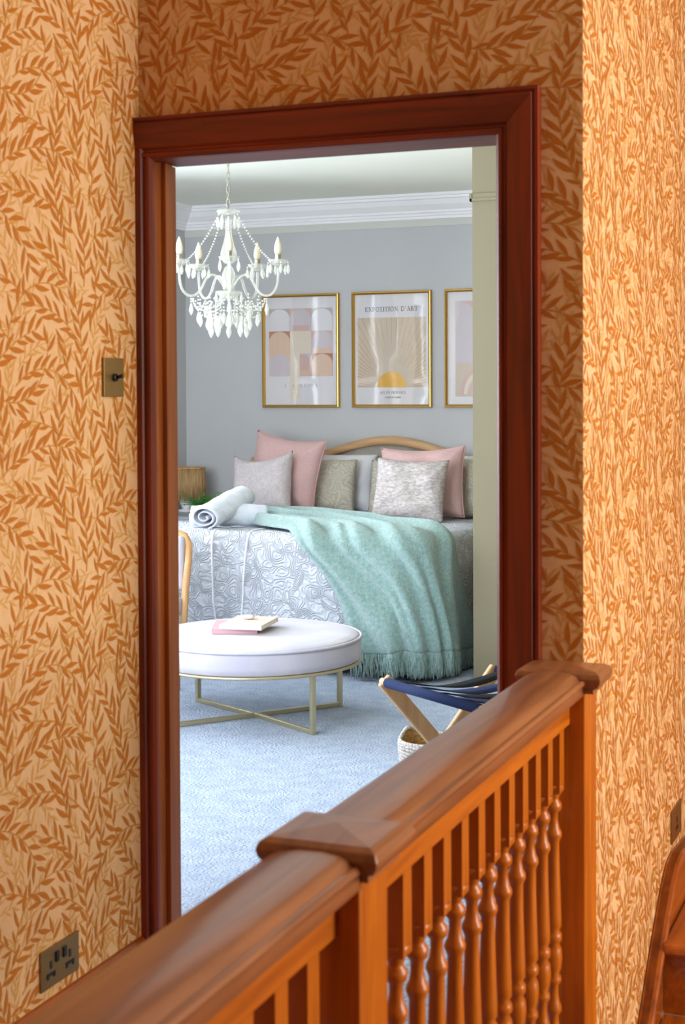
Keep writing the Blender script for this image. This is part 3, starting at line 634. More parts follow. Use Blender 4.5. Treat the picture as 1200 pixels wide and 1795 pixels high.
# quilt: rings from the middle outwards, then down the sides; open at the headboard end
mb = MB(); per = []
ix0, ix1, iy0 = bx0+RE-0.02, bx1-RE+0.02, by0+RE-0.02
yend = 8.90; seg = []
for i in range(36): seg.append((ix1, yend-(yend-iy0-RC)*i/36, 1, 0))
for i in range(13): a = -PI/2*i/12; seg.append((ix1-RC+RC*math.cos(a), iy0+RC+RC*math.sin(a), math.cos(a), math.sin(a)))
for i in range(1, 90): seg.append((ix1-RC-(ix1-ix0-2*RC)*i/90, iy0, 0, -1))
for i in range(13): a = -PI/2-PI/2*i/12; seg.append((ix0+RC+RC*math.cos(a), iy0+RC+RC*math.sin(a), math.cos(a), math.sin(a)))
for i in range(1, 37): seg.append((ix0, iy0+RC+(yend-iy0-RC)*i/36, -1, 0))
cxq, rows, cum, prev = bcx, [], 0, None
lens = [0]
for a, b in zip(seg, seg[1:]): lens.append(lens[-1] + math.hypot(a[0]-b[0], a[1]-b[1]))
drops = [0.02, 0.045, 0.07, 0.10, 0.15, 0.20, 0.26, 0.32, 0.38, 0.44, 0.50, 0.56, 0.62, 0.67]
for k in range(14):
    t = k/13.0; row = []
    for (x, y, nx, ny) in seg:
        cx0 = cxq; cy0 = yend - (0 if abs(ny) < 0.5 else 0)
        px = cx0 + (x-cx0)*t; py = 8.88 + (y-8.88)*t
        row.append(drape(px, py)[0])
    rows.append(row)
for d in drops:
    row = []
    for (x, y, nx, ny), s_ in zip(seg, lens):
        p, n = drape(x+nx*d, y+ny*d, 0, 0.05)
        k = max(0, (d-0.06))/0.6; w = math.sin(s_*11+math.sin(s_*3.3)*1.5)*0.022*k + 0.016*math.sin(s_*4.3+1.0)*k**0.5 + 0.006*hnoise(x*2, d*3)
        # soft outward belly of the padding
        row.append(p + n*(w + 0.02*math.sin(min(1, k)*PI)))
    rows.append(row)
mb.grid([p for r_ in rows for p in r_], len(rows), len(seg))
quilt = mb.build('quilt', M['quilt'], solid=0.014); tag(quilt, 'white scroll-patterned quilt hanging to the floor around the bed', 'bedspread')
M['cord'] = mat('quilt_cord', (236, 236, 242), 0.9)
for xs_, x2, dd in ((-3.60, -3.525, 0.56), (-3.36, -3.40, 0.60)):
    pts = []
    for i in range(26):
        t = i/25; px = xs_ + (x2-xs_)*t; q = 7.30 - t*(0.24+dd); p, n = drape(px, q, 0, 0.05)
        # follow the quilt's own surface
        dcur = (iy0 - q); k = max(0, dcur-0.06)/0.6
        jx = min(range(len(seg)), key=lambda j: abs(seg[j][0]-px) + (9 if seg[j][3] > -0.9 else 0)); s_ = lens[jx]
        w = (math.sin(s_*11+math.sin(s_*3.3)*1.5)*0.022*k + 0.016*math.sin(s_*4.3+1.0)*k**0.5 + 0.006*hnoise(seg[jx][0]*2, dcur*3) + 0.02*math.sin(min(1, k)*PI)) if dcur > 0.02 else 0
        pts.append(p + n*(w + 0.009))
    MB().tube(pts, 0.0055, 6).build('seam', M['cord'], quilt)

# ------------------------------------------------------------------ throw blanket
def cr_(P, t):
    n = len(P)-1; x = t*n; i = min(int(x), n-1); f = x-i
    p0, p1, p2, p3 = P[max(i-1, 0)], P[i], P[i+1], P[min(i+2, n)]
    return tuple(0.5*((2*b)+(-a+c)*f+(2*a-5*b+4*c-d)*f*f+(-a+3*b-3*c+d)*f**3) for a, b, c, d in zip(p0, p1, p2, p3))
LB = [(-3.86, 7.82), (-3.62, 7.52), (-3.36, 7.22), (-3.12, 7.06), (-2.93, 6.88), (-2.82, 6.70), (-2.77, 6.50)]
RB = [(-3.84, 8.02), (-3.66, 8.16), (-3.36, 8.10), (-2.95, 7.80), (-2.62, 7.50), (-2.25, 7.46), (-1.86, 7.70)]
M['throw'] = noise_mat('mint_mohair', (164, 196, 190), (136, 172, 168), 60, 0.95, bump=1.0, bscale=170, bdist=0.012, detail=5, sheen=0.6)
NT, NS = 110, 150
def throw_pt(t, s):
    a, b = cr_(LB, t), cr_(RB, t)
    # hem bows out round the corner of the bed
    px, py = a[0]+(b[0]-a[0])*s, a[1]+(b[1]-a[1])*s
    bow = 4*s*(1-s)*max(0, t-0.45)**1.1; px += bow*0.60; py -= bow*0.62
    amp = 0.036*(1-t)**0.6 + 0.013
    ss = s + 0.025*math.sin(5*t+1.0) ; fold = 0
    for f, w, ph in ((4.0, 0.5, 0.3), (7.0, 0.32, 1.9), (11.0, 0.15, 4.0)): fold += w*(0.5+0.5*math.sin(2*PI*f*ss + ph + 2.2*t*math.sin(f)))
    fold = fold**1.3
    hang = max(0, t-0.72)/0.28
    lift = 0.026 + amp*2.1*fold + 0.020*hang*math.sin(2*PI*6.5*ss+0.8+1.3*math.sin(9*ss)) + 0.012*hang
    edge = min(s, 1-s); lift = 0.024 + (lift-0.024)*min(1, edge/0.03)
    p, n = drape(px, py, lift, 0.10)
    return p, n
P = []
for i in range(NT):
    for j in range(NS): P.append(throw_pt(i/(NT-1), j/(NS-1))[0])
thr = MB().grid(P, NT, NS).build('throw_blanket', M['throw'], solid=0.010)
tag(thr, 'mint green fringed mohair throw draped over the corner of the bed', 'blanket')
mb = MB(); rf = random.Random(5)
for j in range(150):
    s = (j+0.5)/150; p, n = throw_pt(1.0, s); p2, _ = throw_pt(0.985, s); side = Vector((0, 0, 1)).cross(n).normalized()
    for q in range(3):
        L = min(rf.uniform(0.105, 0.135), p.z - 0.006); sw = rf.uniform(-0.014, 0.014); pts = [p + side*(q-1)*0.003]
        for k in range(1, 6): f = k/5; pts.append(p + Vector((0, 0, -L*f)) + side*(sw*f + 0.004*math.sin(f*6+j)) + n*(0.006*math.sin(f*3.1+q*2+j)))
        mb.tube(pts, [0.0042, 0.0052, 0.0052, 0.0048, 0.004, 0.002], 5)
fr_ = mb.build('fringe', M['throw'], thr); fr_['kind'] = 'stuff'

# ------------------------------------------------------------------ cushions and pillows
def cushion(name, label, cat, c, w, h, t, m, yaw=0, lean=20, roll=0, pinch=0.07, piping=None, droop=0.0, seed=0, group=None, panel=None):
    n = 34; R = Matrix.Rotation(math.radians(yaw), 3, 'Z') @ Matrix.Rotation(math.radians(-lean), 3, 'X') @ Matrix.Rotation(math.radians(roll), 3, 'Y')
    rg = random.Random(seed); ph = [rg.uniform(0, 6) for _ in range(6)]
    def pt(u, v, side):
        x = w/2*u*(1-pinch*(1-v*v)*abs(u)); z = h/2*v*(1-pinch*1.1*(1-u*u)*abs(v))
        if v > 0: z -= droop*h*(1-u*u)*v**2
        f = max(0, (1-u**4))*max(0, (1-v**4)); f = f**0.55
        wr = 0.006*math.sin(7*u+ph[0]+3*v)*f + 0.005*math.sin(9*v+ph[1]-4*u)*f
        # creases running in from the corners
        for k, (cu_, cv_) in enumerate(((-1,1),(1,1),(1,-1),(-1,-1))):
            dd = math.hypot(u-cu_, v-cv_); an = math.atan2(v-cv_, u-cu_); wr += 0.009*math.exp(-dd*2.2)*math.sin(an*11+ph[k+2])*min(1, dd*4)*f
        return Vector((x, side*(t/2*f) + side*wr, z))
    mb = MB(); P = []
    for i in range(n+1):
        for j in range(n+1): P.append(R @ pt(-1+2*j/n, -1+2*i/n, -1) )
    mb.grid(P, n+1, n+1)
    mb.add([R @ pt(-1+2*j/n, -1+2*i/n, 1) for i in range(n+1) for j in range(n+1)], [(i*(n+1)+j, (i+1)*(n+1)+j, (i+1)*(n+1)+j+1, i*(n+1)+j+1) for i in range(n) for j in range(n)], 0, True)
    # weld by merging doubles
    o = mb.build(name, m); bm = bmesh.new(); bm.from_mesh(o.data); bmesh.ops.remove_doubles(bm, verts=bm.verts, dist=0.0002); bmesh.ops.recalc_face_normals(bm, faces=bm.faces); bm.to_mesh(o.data); bm.free()
    # rest on the quilt
    o.location = c; zmin = min(v.co.z for v in o.data.vertices)
    o.location.z = 0.683 - zmin
    tag(o, label, cat, group)
    if piping:
        pts = [(-1+2*i/20, 1) for i in range(20)] + [(1, 1-2*i/20) for i in range(20)] + [(1-2*i/20, -1) for i in range(20)] + [(-1, -1+2*i/20) for i in range(20)]
        pp = MB().tube([R @ pt(u, v, -1) for u, v in pts], 0.0045, 6, closed=True).build('piping', piping, o)
    return o
M['pink'] = noise_mat('dusty_pink_cotton', (218, 180, 178), (212, 172, 170), 90, 0.85, sheen=0.3)
M['pink_pipe'] = mat('pink_piping', (206, 160, 158), 0.8)
M['linen'] = noise_mat('grey_pink_linen', (222, 212, 214), (208, 197, 200), 70, 0.9, bump=0.3, bscale=300, vec=(1, 1, 1))
M['chenille'] = noise_mat('crushed_chenille', (216, 208, 210), (178, 166, 158), 42, 0.85, bump=0.5, bscale=160, detail=8, vec=(1, 1, 2.2), bdist=0.004)
M['paisley'] = damask('beige_paisley', (190, 183, 166), (208, 202, 187), 13.0, 0.2, 30.0, 0.9, 0.003)
M['cotton'] = noise_mat('white_cotton', (228, 226, 230), (220, 218, 224), 8, 0.85)
cushion('pillow', 'plain white bed pillow behind the pink cushion on the left', 'pillow', (-3.76, 8.83, 0), 0.86, 0.375, 0.15, M['cotton'], 0, 14, 0, 0.05, seed=1)
cushion('pillow', 'plain white bed pillow behind the right-hand cushions', 'pillow', (-2.86, 8.83, 0), 0.86, 0.38, 0.15, M['cotton'], 0, 14, 0, 0.05, seed=2)
cushion('pillow', 'beige paisley pillow beside the left pink cushion', 'pillow', (-3.66, 8.66, 0), 0.50, 0.345, 0.15, M['paisley'], 6, 14, 0, 0.03, seed=3)
cushion('pillow', 'beige paisley pillow peeping out left of the woven grey cushion', 'pillow', (-3.06, 8.66, 0), 0.50, 0.345, 0.14, M['paisley'], 0, 14, 0, 0.03, seed=4)
cushion('pillow', 'beige paisley pillow at the right, cut off by the beige wall', 'pillow', (-2.52, 8.64, 0), 0.46, 0.36, 0.14, M['paisley'], 0, 12, 0, 0.03, seed=5)
cushion('cushion', 'pink piped cushion with a raised left corner, on the left of the bed', 'cushion', (-3.82, 8.52, 0), 0.52, 0.47, 0.17, M['pink'], -8, 10, 7, 0.09, M['pink_pipe'], 0.03, seed=6)
cushion('cushion', 'pink cushion behind the woven grey cushion on the right', 'cushion', (-2.90, 8.47, 0), 0.52, 0.43, 0.16, M['pink'], 4, 13, -2, 0.07, M['pink_pipe'], 0.03, seed=7)
cushion('cushion', 'pale grey-pink linen cushion behind the rolled towels', 'cushion', (-3.89, 8.33, 0), 0.42, 0.38, 0.17, M['linen'], -6, 14, -5, 0.08, None, 0.10, seed=8)
cushion('cushion', 'crushed grey woven cushion in front of the right pink cushion', 'cushion', (-2.905, 8.26, 0), 0.44, 0.375, 0.15, M['chenille'], 3, 16, 2, 0.05, None, 0.03, seed=9)

# ------------------------------------------------------------------ rolled towels
M['towel'] = noise_mat('white_towel', (228, 232, 240), (214, 221, 234), 30, 0.95, bump=0.8, bscale=260, bdist=0.003, sheen=0.4)
def towel(label, p0, p1, R0, squash=0.85, seed=0, turns=3.4):
    p0, p1 = Vector(p0), Vector(p1); ax = (p1-p0); L = ax.length; ax.normalize(); sx = ax.cross(Vector((0,0,1))).normalized(); up = sx.cross(ax).normalized()
    nprof, nl = 110, 26; P = []
    for i in range(nl+1):
        f = i/nl; base = p0 + ax*L*f; bulge = 1 - 0.10*abs(2*f-1)**3 + 0.015*math.sin(f*9+seed)
        for k in range(nprof+1):
            q = k/nprof; a = -2*PI*turns*q + 0.6; r = (0.010 + (R0-0.012)*q**0.8)*bulge*(1+0.02*math.sin(3*a+seed+f*3)) + 0.003*math.sin(f*23+a*2)*q
            ins = 0.012*(1-q)*(1 if i in (0,) else (-1 if i == nl else 0))
            P.append(base + ax*ins + sx*(r*math.cos(a)) + up*(r*math.sin(a)*squash))
    o = MB().grid(P, nl+1, nprof+1).build('rolled_towel', M['towel'], solid=0.007); return tag(o, label, 'towel', 'rolled towels on the bed')
towel('white rolled towel lying crosswise underneath on the bed corner', (-3.785, 7.20, 0.782), (-3.46, 7.46, 0.775), 0.071, 0.94, 1, 2.6)
towel('larger pale blue-white rolled towel leaning on top of the other', (-3.645, 7.07, 0.779), (-3.650, 7.56, 0.868), 0.092, 0.74, 2, 2.3)

# ------------------------------------------------------------------ ottoman table
ot = thing('ottoman', 'round white velvet ottoman on a slim gold crossed frame', 'ottoman', (-2.848, 6.01, 0)); oc = (-2.848, 6.01, 0); OR = 0.475
M['velvet'] = noise_mat('white_velvet', (196, 191, 198), (184, 180, 192), 6, 0.8, sheen=0.15)
pf = [(0.02, 0.392), (0.20, 0.391), (0.34, 0.388), (0.42, 0.382), (0.455, 0.374), (OR-0.006, 0.366)]
MB().lathe(list(reversed([(0.001, 0.392)] + pf)), oc, 72).build('top_cushion', M['velvet'], ot)
MB().lathe([(OR-0.012, 0.268), (OR-0.004, 0.272), (OR, 0.300), (OR, 0.345), (OR-0.004, 0.366)], oc, 72).build('side_band', M['velvet'], ot)
MB().tube([(oc[0]+(OR-0.001)*math.cos(2*PI*k/72), oc[1]+(OR-0.001)*math.sin(2*PI*k/72), 0.3655) for k in range(72)], 0.006, 8, closed=True).build('piping', M['velvet'], ot)
MB().lathe([(OR-0.006, 0.254), (OR+0.002, 0.256), (OR+0.002, 0.266), (OR-0.006, 0.268)], oc, 72).build('frame_ring', M['gold_soft'], ot)
tops = [Vector((-3.244, 6.213, 0)), Vector((-2.450, 5.774, 0)), Vector((-2.590, 6.340, 0)), Vector((-3.098, 5.690, 0))]
O0 = Vector(oc)
for i, p in enumerate(tops):
    d = (p - O0); d.normalize(); p = O0 + d*0.435; s_ = Vector((-d.y, d.x, 0))
    MB().obox(p + Vector((0, 0, 0.127)), (d, s_, (0,0,1)), 0.0105, 0.0105, 0.127).build('leg', M['gold_soft'], ot, 0.002)
for a, b in ((0, 1), (2, 3)):
    da = (tops[a]-O0).normalized(); db = (tops[b]-O0).normalized()
    MB().bar(O0 + da*0.424 + Vector((0,0,0.011)), O0 + Vector((0,0,0.011 if a == 0 else 0.0112)), 0.02, 0.02).build('crossbar', M['gold_soft'], ot, 0.002)
    MB().bar(O0 + db*0.424 + Vector((0,0,0.011)), O0 + Vector((0,0,0.011 if a == 0 else 0.0112)), 0.02, 0.02).build('crossbar', M['gold_soft'], ot, 0.002)
M['page'] = mat('book_pages', (238, 232, 226), 0.8)
def book(label, c, rot, w, d, th, m, spine_m=None):
    t = thing('book', label, 'book', c); R = Matrix.Rotation(math.radians(rot), 3, 'Z'); X, Y = R @ Vector((1,0,0)), R @ Vector((0,1,0)); Z = Vector((0,0,1)); c = Vector(c)
    MB().obox(c+Z*th/2+X*0.002, (X, Y, Z), w/2-0.004, d/2-0.004, th/2-0.0025).build('pages', M['page'], t)
    MB().obox(c+Z*(th-0.00125), (X, Y, Z), w/2, d/2, 0.00125).build('front_cover', m, t); MB().obox(c+Z*0.00125, (X, Y, Z), w/2, d/2, 0.00125).build('back_cover', m, t)
    MB().obox(c+Z*th/2-Y*(d/2-0.001), (X, Y, Z), w/2, 0.0015, th/2).build('spine', spine_m or m, t)
book('dusty pink book at the bottom of the stack on the ottoman', (-2.925, 5.985, 0.3925), 22, 0.20, 0.26, 0.022, mat('pink_book_cloth', (206, 160, 168), 0.7))
book('pale book with a white spine on top of the pink book', (-2.860, 5.985, 0.4150), 8, 0.19, 0.27, 0.020, mat('cream_book_cover', (224, 200, 186), 0.6), mat('white_book_spine', (226, 224, 236), 0.6))
o = MB().ell((-2.885, 6.02, 0.4455), 0.034, 0.024, 0.010, 14, 8); 
for k in range(7): a = PI*k/6; o.tube([(-2.885, 6.00, 0.452), (-2.885+0.03*math.cos(a), 6.01+0.024*math.sin(a), 0.448)], [0.003, 0.005], 6)
tag(o.build('seashell', mat('shell_white', (240, 232, 230), 0.4)), 'small white ribbed shell resting on the top book', 'shell')

# ------------------------------------------------------------------ chair at the left, mostly behind the door jamb
ch = thing('bedroom_chair', 'pale wooden framed chair with white upholstery, half hidden by the left door jamb', 'chair', (-3.66, 6.3, 0))
for sx, x in ((1, -3.425), (-1, -3.93)):
    pts = [(x-0.03*sx, 6.42, 0.0), (x-0.028*sx, 6.42, 0.15), (x, 6.43, 0.34), (x, 6.45, 0.5), (x, 6.48, 0.62), (x-0.006*sx, 6.50, 0.70), (x-0.035*sx, 6.51, 0.745), (x-0.09*sx, 6.515, 0.762), (x-0.27*sx, 6.52, 0.775)]
    MB().tube(pts, [0.011, 0.013, 0.018, 0.019, 0.019, 0.019, 0.018, 0.017, 0.016], 10).build('back_post', M['oak_z'], ch)
    MB().tube([(x-0.02*sx, 6.0, 0.0), (x-0.01*sx, 6.0, 0.40)], [0.013, 0.021], 10).build('leg', M['oak_z'], ch)
MB().box(-3.925, -3.430, 5.98, 6.44, 0.36, 0.46).build('seat', M['velvet'], ch, 0.03, 4)
mb = MB(); mb.box(-3.91, -3.445, 6.455, 6.505, 0.48, 0.745); mb.build('backrest', M['velvet'], ch, 0.02, 4)

# ------------------------------------------------------------------ luggage rack and basket
rk = thing('luggage_rack', 'folding pale wood luggage rack with navy and black webbing straps', 'luggage rack', (-1.365, 4.64, 0))
P1, P2 = Vector((-1.722, 4.626, 0)), Vector((-1.281, 4.317, 0)); off = Vector((0.273, 0.341, 0)); al = (P2-P1).normalized()
M['navy'] = noise_mat('navy_webbing', (24, 34, 66), (32, 44, 82), 200, 0.9, spec=0.2); M['blackweb'] = noise_mat('black_webbing', (10, 10, 13), (18, 18, 22), 200, 0.9, spec=0.2)
M['beech'] = wood('pale_beech', (184, 142, 98), (206, 166, 122), 'Z', 0.45, knots=False, coat=0.05)
Zt = Vector((0, 0, 0.49))
for base, name in ((P1, 'a'), (P1+off, 'b')):
    MB().tube([base - al*0.008 + Zt, base + (P2-P1) + al*0.008 + Zt], 0.013, 12).build('top_rail', M['beech'], rk)
    MB().tube([base + al*0.02 + Zt, base + (P2-P1) - al*0.02 + Zt], 0.0165, 12).build('strap_sleeve', M['navy'], rk)
on = off.normalized()
for e in (0.0, 1.0):
    q = P1 + (P2-P1)*e
    for a, b, sh in ((q, q+off, 0.012 if e == 0 else -0.012), (q+off, q, 0.034 if e == 0 else -0.034)):
        A = a + Vector((0,0,0.497)) + al*(sh - (0.012 if e == 0 else -0.012)*1.0); B = b + Vector((0,0,0.006)) + al*(sh - (0.012 if e == 0 else -0.012))
        d = (B-A); mb = MB().bar(A, B, 0.020, 0.052, up=on)
        mb.build('leg', M['beech'], rk, 0.006)
for e in (0.13, 0.87):
    for dd in (0.72,):
        pass
for a in (P1, P1+off):
    b = P1+off if a is P1 else P1
    A = a*0.2 + b*0.8 if False else a + (b-a)*0.8
    MB().tube([A + Vector((0,0,0.11)), A + (P2-P1) + Vector((0,0,0.11))], 0.010, 10).build('stretcher', M['beech'], rk)
for k, (s_, m_) in enumerate(((0.20, 'blackweb'), (0.40, 'navy'), (0.60, 'blackweb'), (0.80, 'navy'))):
    c = P1 + (P2-P1)*s_; P = []; n = 14
    for i in range(n+1):
        f = i/n; z = 0.508 - 0.035*math.sin(PI*f); p = c + off*f
        for w_ in (-1, 1): P.append(p + al*0.028*w_ + Vector((0, 0, z + 0.004*w_*math.sin(f*7+k))))
    MB().grid(P, n+1, 2).build('strap', M[m_], rk, solid=0.003)
M['seagrass'] = noise_mat('woven_seagrass', (196, 160, 104), (150, 112, 62), 70, 0.9, bump=1.0, bscale=120, bdist=0.006, vec=(1, 1, 2))
M['cotton_rope'] = noise_mat('speckled_rope', (222, 216, 210), (128, 116, 108), 150, 0.9, bump=1.0, bscale=150, bdist=0.005, vec=(1, 1, 2))
bk = thing('basket', 'small speckled woven basket on the carpet behind the luggage rack', 'basket', (-1.775, 5.20, 0)); bc = (-1.755, 5.20)
def bask(r0, r1, z0, z1, flip=False):
    P = []; nz = 14
    for i in range(nz+1):
        f = i/nz
        for k in range(48):
            a = 2*PI*k/48; r = r0+(r1-r0)*math.sin(f*PI/2) + 0.0016*math.sin(i*PI); z = z0+(z1-z0)*f
            hd = max(0, math.cos(a-2.7))**14 + max(0, math.cos(a-2.7-PI))**14
            z += 0.028*hd*f**4; P.append((bc[0]+r*math.cos(a), bc[1]+r*math.sin(a), z))
    return P, nz+1, 48
P, a_, b_ = bask(0.088, 0.112, 0.004, 0.165); mb = MB().grid(P, a_, b_, 0, True); mb.build('outer_wall', M['cotton_rope'], bk, solid=0.004)
P, a_, b_ = bask(0.083, 0.106, 0.008, 0.164); mb = MB().grid(P, a_, b_, 0, True); mb.add([(bc[0]+0.082*math.cos(2*PI*k/32), bc[1]+0.082*math.sin(2*PI*k/32), 0.010) for k in range(32)], [tuple(range(32))]); mb.build('lining', M['seagrass'], bk, solid=0.004)
mb = MB(); 
for i in range(13):
    z = 0.014 + 0.0120*i; f = (z-0.004)/0.161; r = 0.088+0.024*math.sin(min(1, f)*PI/2)+0.002
    mb.tube([(bc[0]+r*math.cos(2*PI*k/40), bc[1]+r*math.sin(2*PI*k/40), z) for k in range(40)], 0.0055, 6, closed=True)
mb.build('coil', M['cotton_rope'], bk)
mb = MB(); pts = []
for k in range(60):
    a = 2*PI*k/60; hd = max(0, math.cos(a-2.7))**14 + max(0, math.cos(a-2.7-PI))**14; pts.append((bc[0]+0.110*math.cos(a), bc[1]+0.110*math.sin(a), 0.167+0.028*hd))
mb.tube(pts, 0.008, 8, closed=True); mb.build('rim', M['cotton_rope'], bk)

# ------------------------------------------------------------------ bedside table, lamp, fern
nsd = thing('bedside_table', 'grey painted bedside table left of the bed', 'table', (-4.53, 8.62, 0)); M['greypaint'] = mat('grey_furniture_paint', (186, 188, 196), 0.5)
MB().box(-4.755, -4.335, 8.36, 8.88, 0.635, 0.66).build('top', M['greypaint'], nsd, 0.004)
MB().box(-4.745, -4.345, 8.38, 8.87, 0.15, 0.635).build('body', M['greypaint'], nsd, 0.004)
for zz in (0.41, 0.17):
    d_ = MB().box(-4.73, -4.36, 8.366, 8.38, zz, zz+0.21).build('drawer', M['greypaint'], nsd, 0.003); MB().ell((-4.53, 8.352, zz+0.105), 0.014, 0.014, 0.014, 10, 8).build('knob', M['gold'], d_)
for x in (-4.72, -4.37):
    for y in (8.40, 8.84): MB().lathe([(0.012, 0), (0.018, 0.15)], (x, y, 0), 10).build('leg', M['greypaint'], nsd)
lp = thing('table_lamp', 'table lamp with a fringed straw raffia shade on the bedside table', 'lamp', (-4.615, 8.72, 0.661))
lc = (-4.615, 8.72, 0)
MB().lathe([(0.06, 0.661), (0.062, 0.672), (0.03, 0.68), (0.045, 0.71), (0.05, 0.74), (0.03, 0.775), (0.010, 0.79), (0.008, 0.86)], lc, 24).build('base', M['white_paint'], lp)
M['raffia'] = noise_mat('straw_raffia', (206, 170, 122), (176, 136, 88), 60, 0.9, vec=(1, 1, 0.15))
MB().lathe([(0.112, 0.755), (0.114, 0.85), (0.113, 0.948)], lc, 48, cap=False).build('lamp_shade', M['raffia'], lp, solid=0.003)
mb = MB(); rf = random.Random(9)
for k in range(150):
    a = 2*PI*k/150; r = 0.118+rf.uniform(0, 0.006); zb_ = 0.735+rf.uniform(-0.012, 0.022); x, y = lc[0]+r*math.cos(a), lc[1]+r*math.sin(a)
    a2 = a + rf.uniform(-0.02, 0.02); mb.tube([(lc[0]+0.116*math.cos(a), lc[1]+0.116*math.sin(a), 0.948), (x, y, 0.85), (lc[0]+(r+0.003)*math.cos(a2), lc[1]+(r+0.003)*math.sin(a2), zb_)], [0.0022, 0.0028, 0.0020], 4)
f_ = mb.build('fringe', M['raffia'], lp); f_['kind'] = 'stuff'
MB().tube([(lc[0]+0.117*math.cos(2*PI*k/48), lc[1]+0.117*math.sin(2*PI*k/48), 0.947) for k in range(48)], 0.005, 6, closed=True).build('shade_rim', M['raffia'], lp)
pl = thing('potted_fern', 'small green fern between the straw lamp and the rolled towels', 'plant', (-4.385, 8.47, 0.661))
MB().lathe([(0.030, 0.661), (0.036, 0.664), (0.044, 0.715), (0.045, 0.722), (0.040, 0.722), (0.038, 0.712)], (-4.385, 8.47, 0), 20).build('pot', M['white_paint'], pl)
M['fern'] = noise_mat('fern_green', (62, 128, 56), (100, 164, 76), 40, 0.55)
rf = random.Random(4); mb = MB()
for k in range(44):
    a = 2*PI*k/44*1.0 + rf.uniform(-0.1, 0.1); L = rf.uniform(0.12, 0.21); el = rf.uniform(0.35, 1.1); c0 = Vector((-4.385, 8.47, 0.715)); pts = []
    for i in range(9):
        f = i/8; pts.append(c0 + Vector((math.cos(a)*L*f*math.cos(el*(1-0.4*f)), math.sin(a)*L*f*math.cos(el*(1-0.4*f))*0.7, L*(math.sin(el)*f - 0.35*f*f))))
    mb.tube(pts, 0.0009, 4)
    s_ = Vector((-math.sin(a), math.cos(a), 0))
    for i in range(1, 9):
        for sg in (-1, 1):
            p = pts[i]; l_ = 0.034*(1-0.65*i/8); tip = p + s_*sg*l_ + (pts[i]-pts[i-1])*0.7 - Vector((0,0,0.003)); m1 = (p+tip)/2 + (pts[i]-pts[i-1])*0.35; m2 = (p+tip)/2 - (pts[i]-pts[i-1])*0.2
            mb.add([p, m1, tip, m2], [(0,1,2,3)], 0)
lf = mb.build('fronds', M['fern'], pl); lf['kind'] = 'stuff'

# ------------------------------------------------------------------ chandelier
cd = thing('chandelier', 'clear glass five-arm chandelier with candle bulbs and hanging crystal drops', 'chandelier', (-3.018, 6.12, BZ)); cx, cyy = -3.018, 6.12
crystal = mat('crystal_glass', (226, 226, 212), 0.06, 0, 0.9, Alpha=0.34); crystal_s = mat('crystal_bead_glass', (232, 232, 222), 0.08, 0, 0.9, Alpha=0.6)
M['chrome'] = mat('brushed_nickel', (176, 172, 156), 0.3, 0.9); M['bulb'] = mat('frosted_bulb', (226, 216, 188), 0.35)
MB().lathe([(0.055, 2.655), (0.052, 2.668), (0.030, 2.679)], (cx, cyy, 0), 24).build('ceiling_rose', M['chrome'], cd)
MB().tube([(cx, cyy, 2.66), (cx, cyy, 2.5)], 0.003, 6).build('flex', M['chrome'], cd)
mb = MB(); z = 2.645; k = 0
while z > 2.29:
    ax = (1, 0) if k % 2 else (0, 1); pts = [(cx+ax[0]*0.008*math.cos(q), cyy+ax[1]*0.008*math.cos(q), z+0.019*math.sin(q)) for q in [2*PI*i/14 for i in range(14)]]
    mb.tube(pts, 0.0021, 5, closed=True); z -= 0.031; k += 1
mb.build('chain', M['chrome'], cd)
MB().tube([(cx, cyy, 2.30), (cx, cyy, 1.86)], 0.005, 8).build('centre_rod', M['chrome'], cd)
MB().lathe([(0.012, 2.268), (0.050, 2.272), (0.054, 2.266), (0.046, 2.256), (0.012, 2.250)], (cx, cyy, 0), 24).build('top_crown', crystal, cd)
MB().lathe([(0.016, 2.235), (0.014, 2.20), (0.015, 2.16), (0.026, 2.115), (0.036, 2.085), (0.037, 2.070), (0.030, 2.045), (0.018, 2.030)], (cx, cyy, 0), 24).build('glass_column', crystal, cd)
MB().lathe([(0.012, 2.02), (0.02, 2.01), (0.03, 1.985), (0.03, 1.97), (0.02, 1.945), (0.028, 1.935), (0.028, 1.915), (0.02, 1.91)], (cx, cyy, 0), 20).build('hub', crystal, cd)
MB().lathe([(0.010, 1.865), (0.028, 1.872), (0.052, 1.890), (0.062, 1.905), (0.058, 1.906), (0.03, 1.885), (0.01, 1.880)], (cx, cyy, 0), 24).build('lower_bowl', crystal, cd)
dropm = MB(); dropm.lathe([(0.001, 0.0), (0.0045, -0.006), (0.0085, -0.022), (0.0088, -0.030), (0.005, -0.040), (0.0008, -0.047)], (0,0,0), 6, smooth=False)
drop0 = dropm.build('crystal_drop', crystal_s, cd); dn = [0]
def drop(x, y, z, sc=1.0):
    o = drop0 if dn[0] == 0 else drop0.copy()
    if dn[0]: C.objects.link(o); o.parent = cd
    o.matrix_parent_inverse = Matrix(); o.location = (x-cd.location.x, y-cd.location.y, z-cd.location.z); o.scale = (sc, sc, sc); o.rotation_euler = (0, 0, dn[0]*0.7); dn[0] += 1
beads = MB()
def string(a, b, sag, nb, r=0.0050):
    a, b = Vector(a), Vector(b); nb = max(2, int(((a-b).length + sag*0.8)/0.0145))
    for i in range(nb+1):
        f = i/nb; p = a + (b-a)*f - Vector((0, 0, sag*4*f*(1-f))); beads.ell(p, r, r, r, 6, 4)
A0 = math.degrees(math.atan2(cr.y, cr.x)) - 85
cups = []
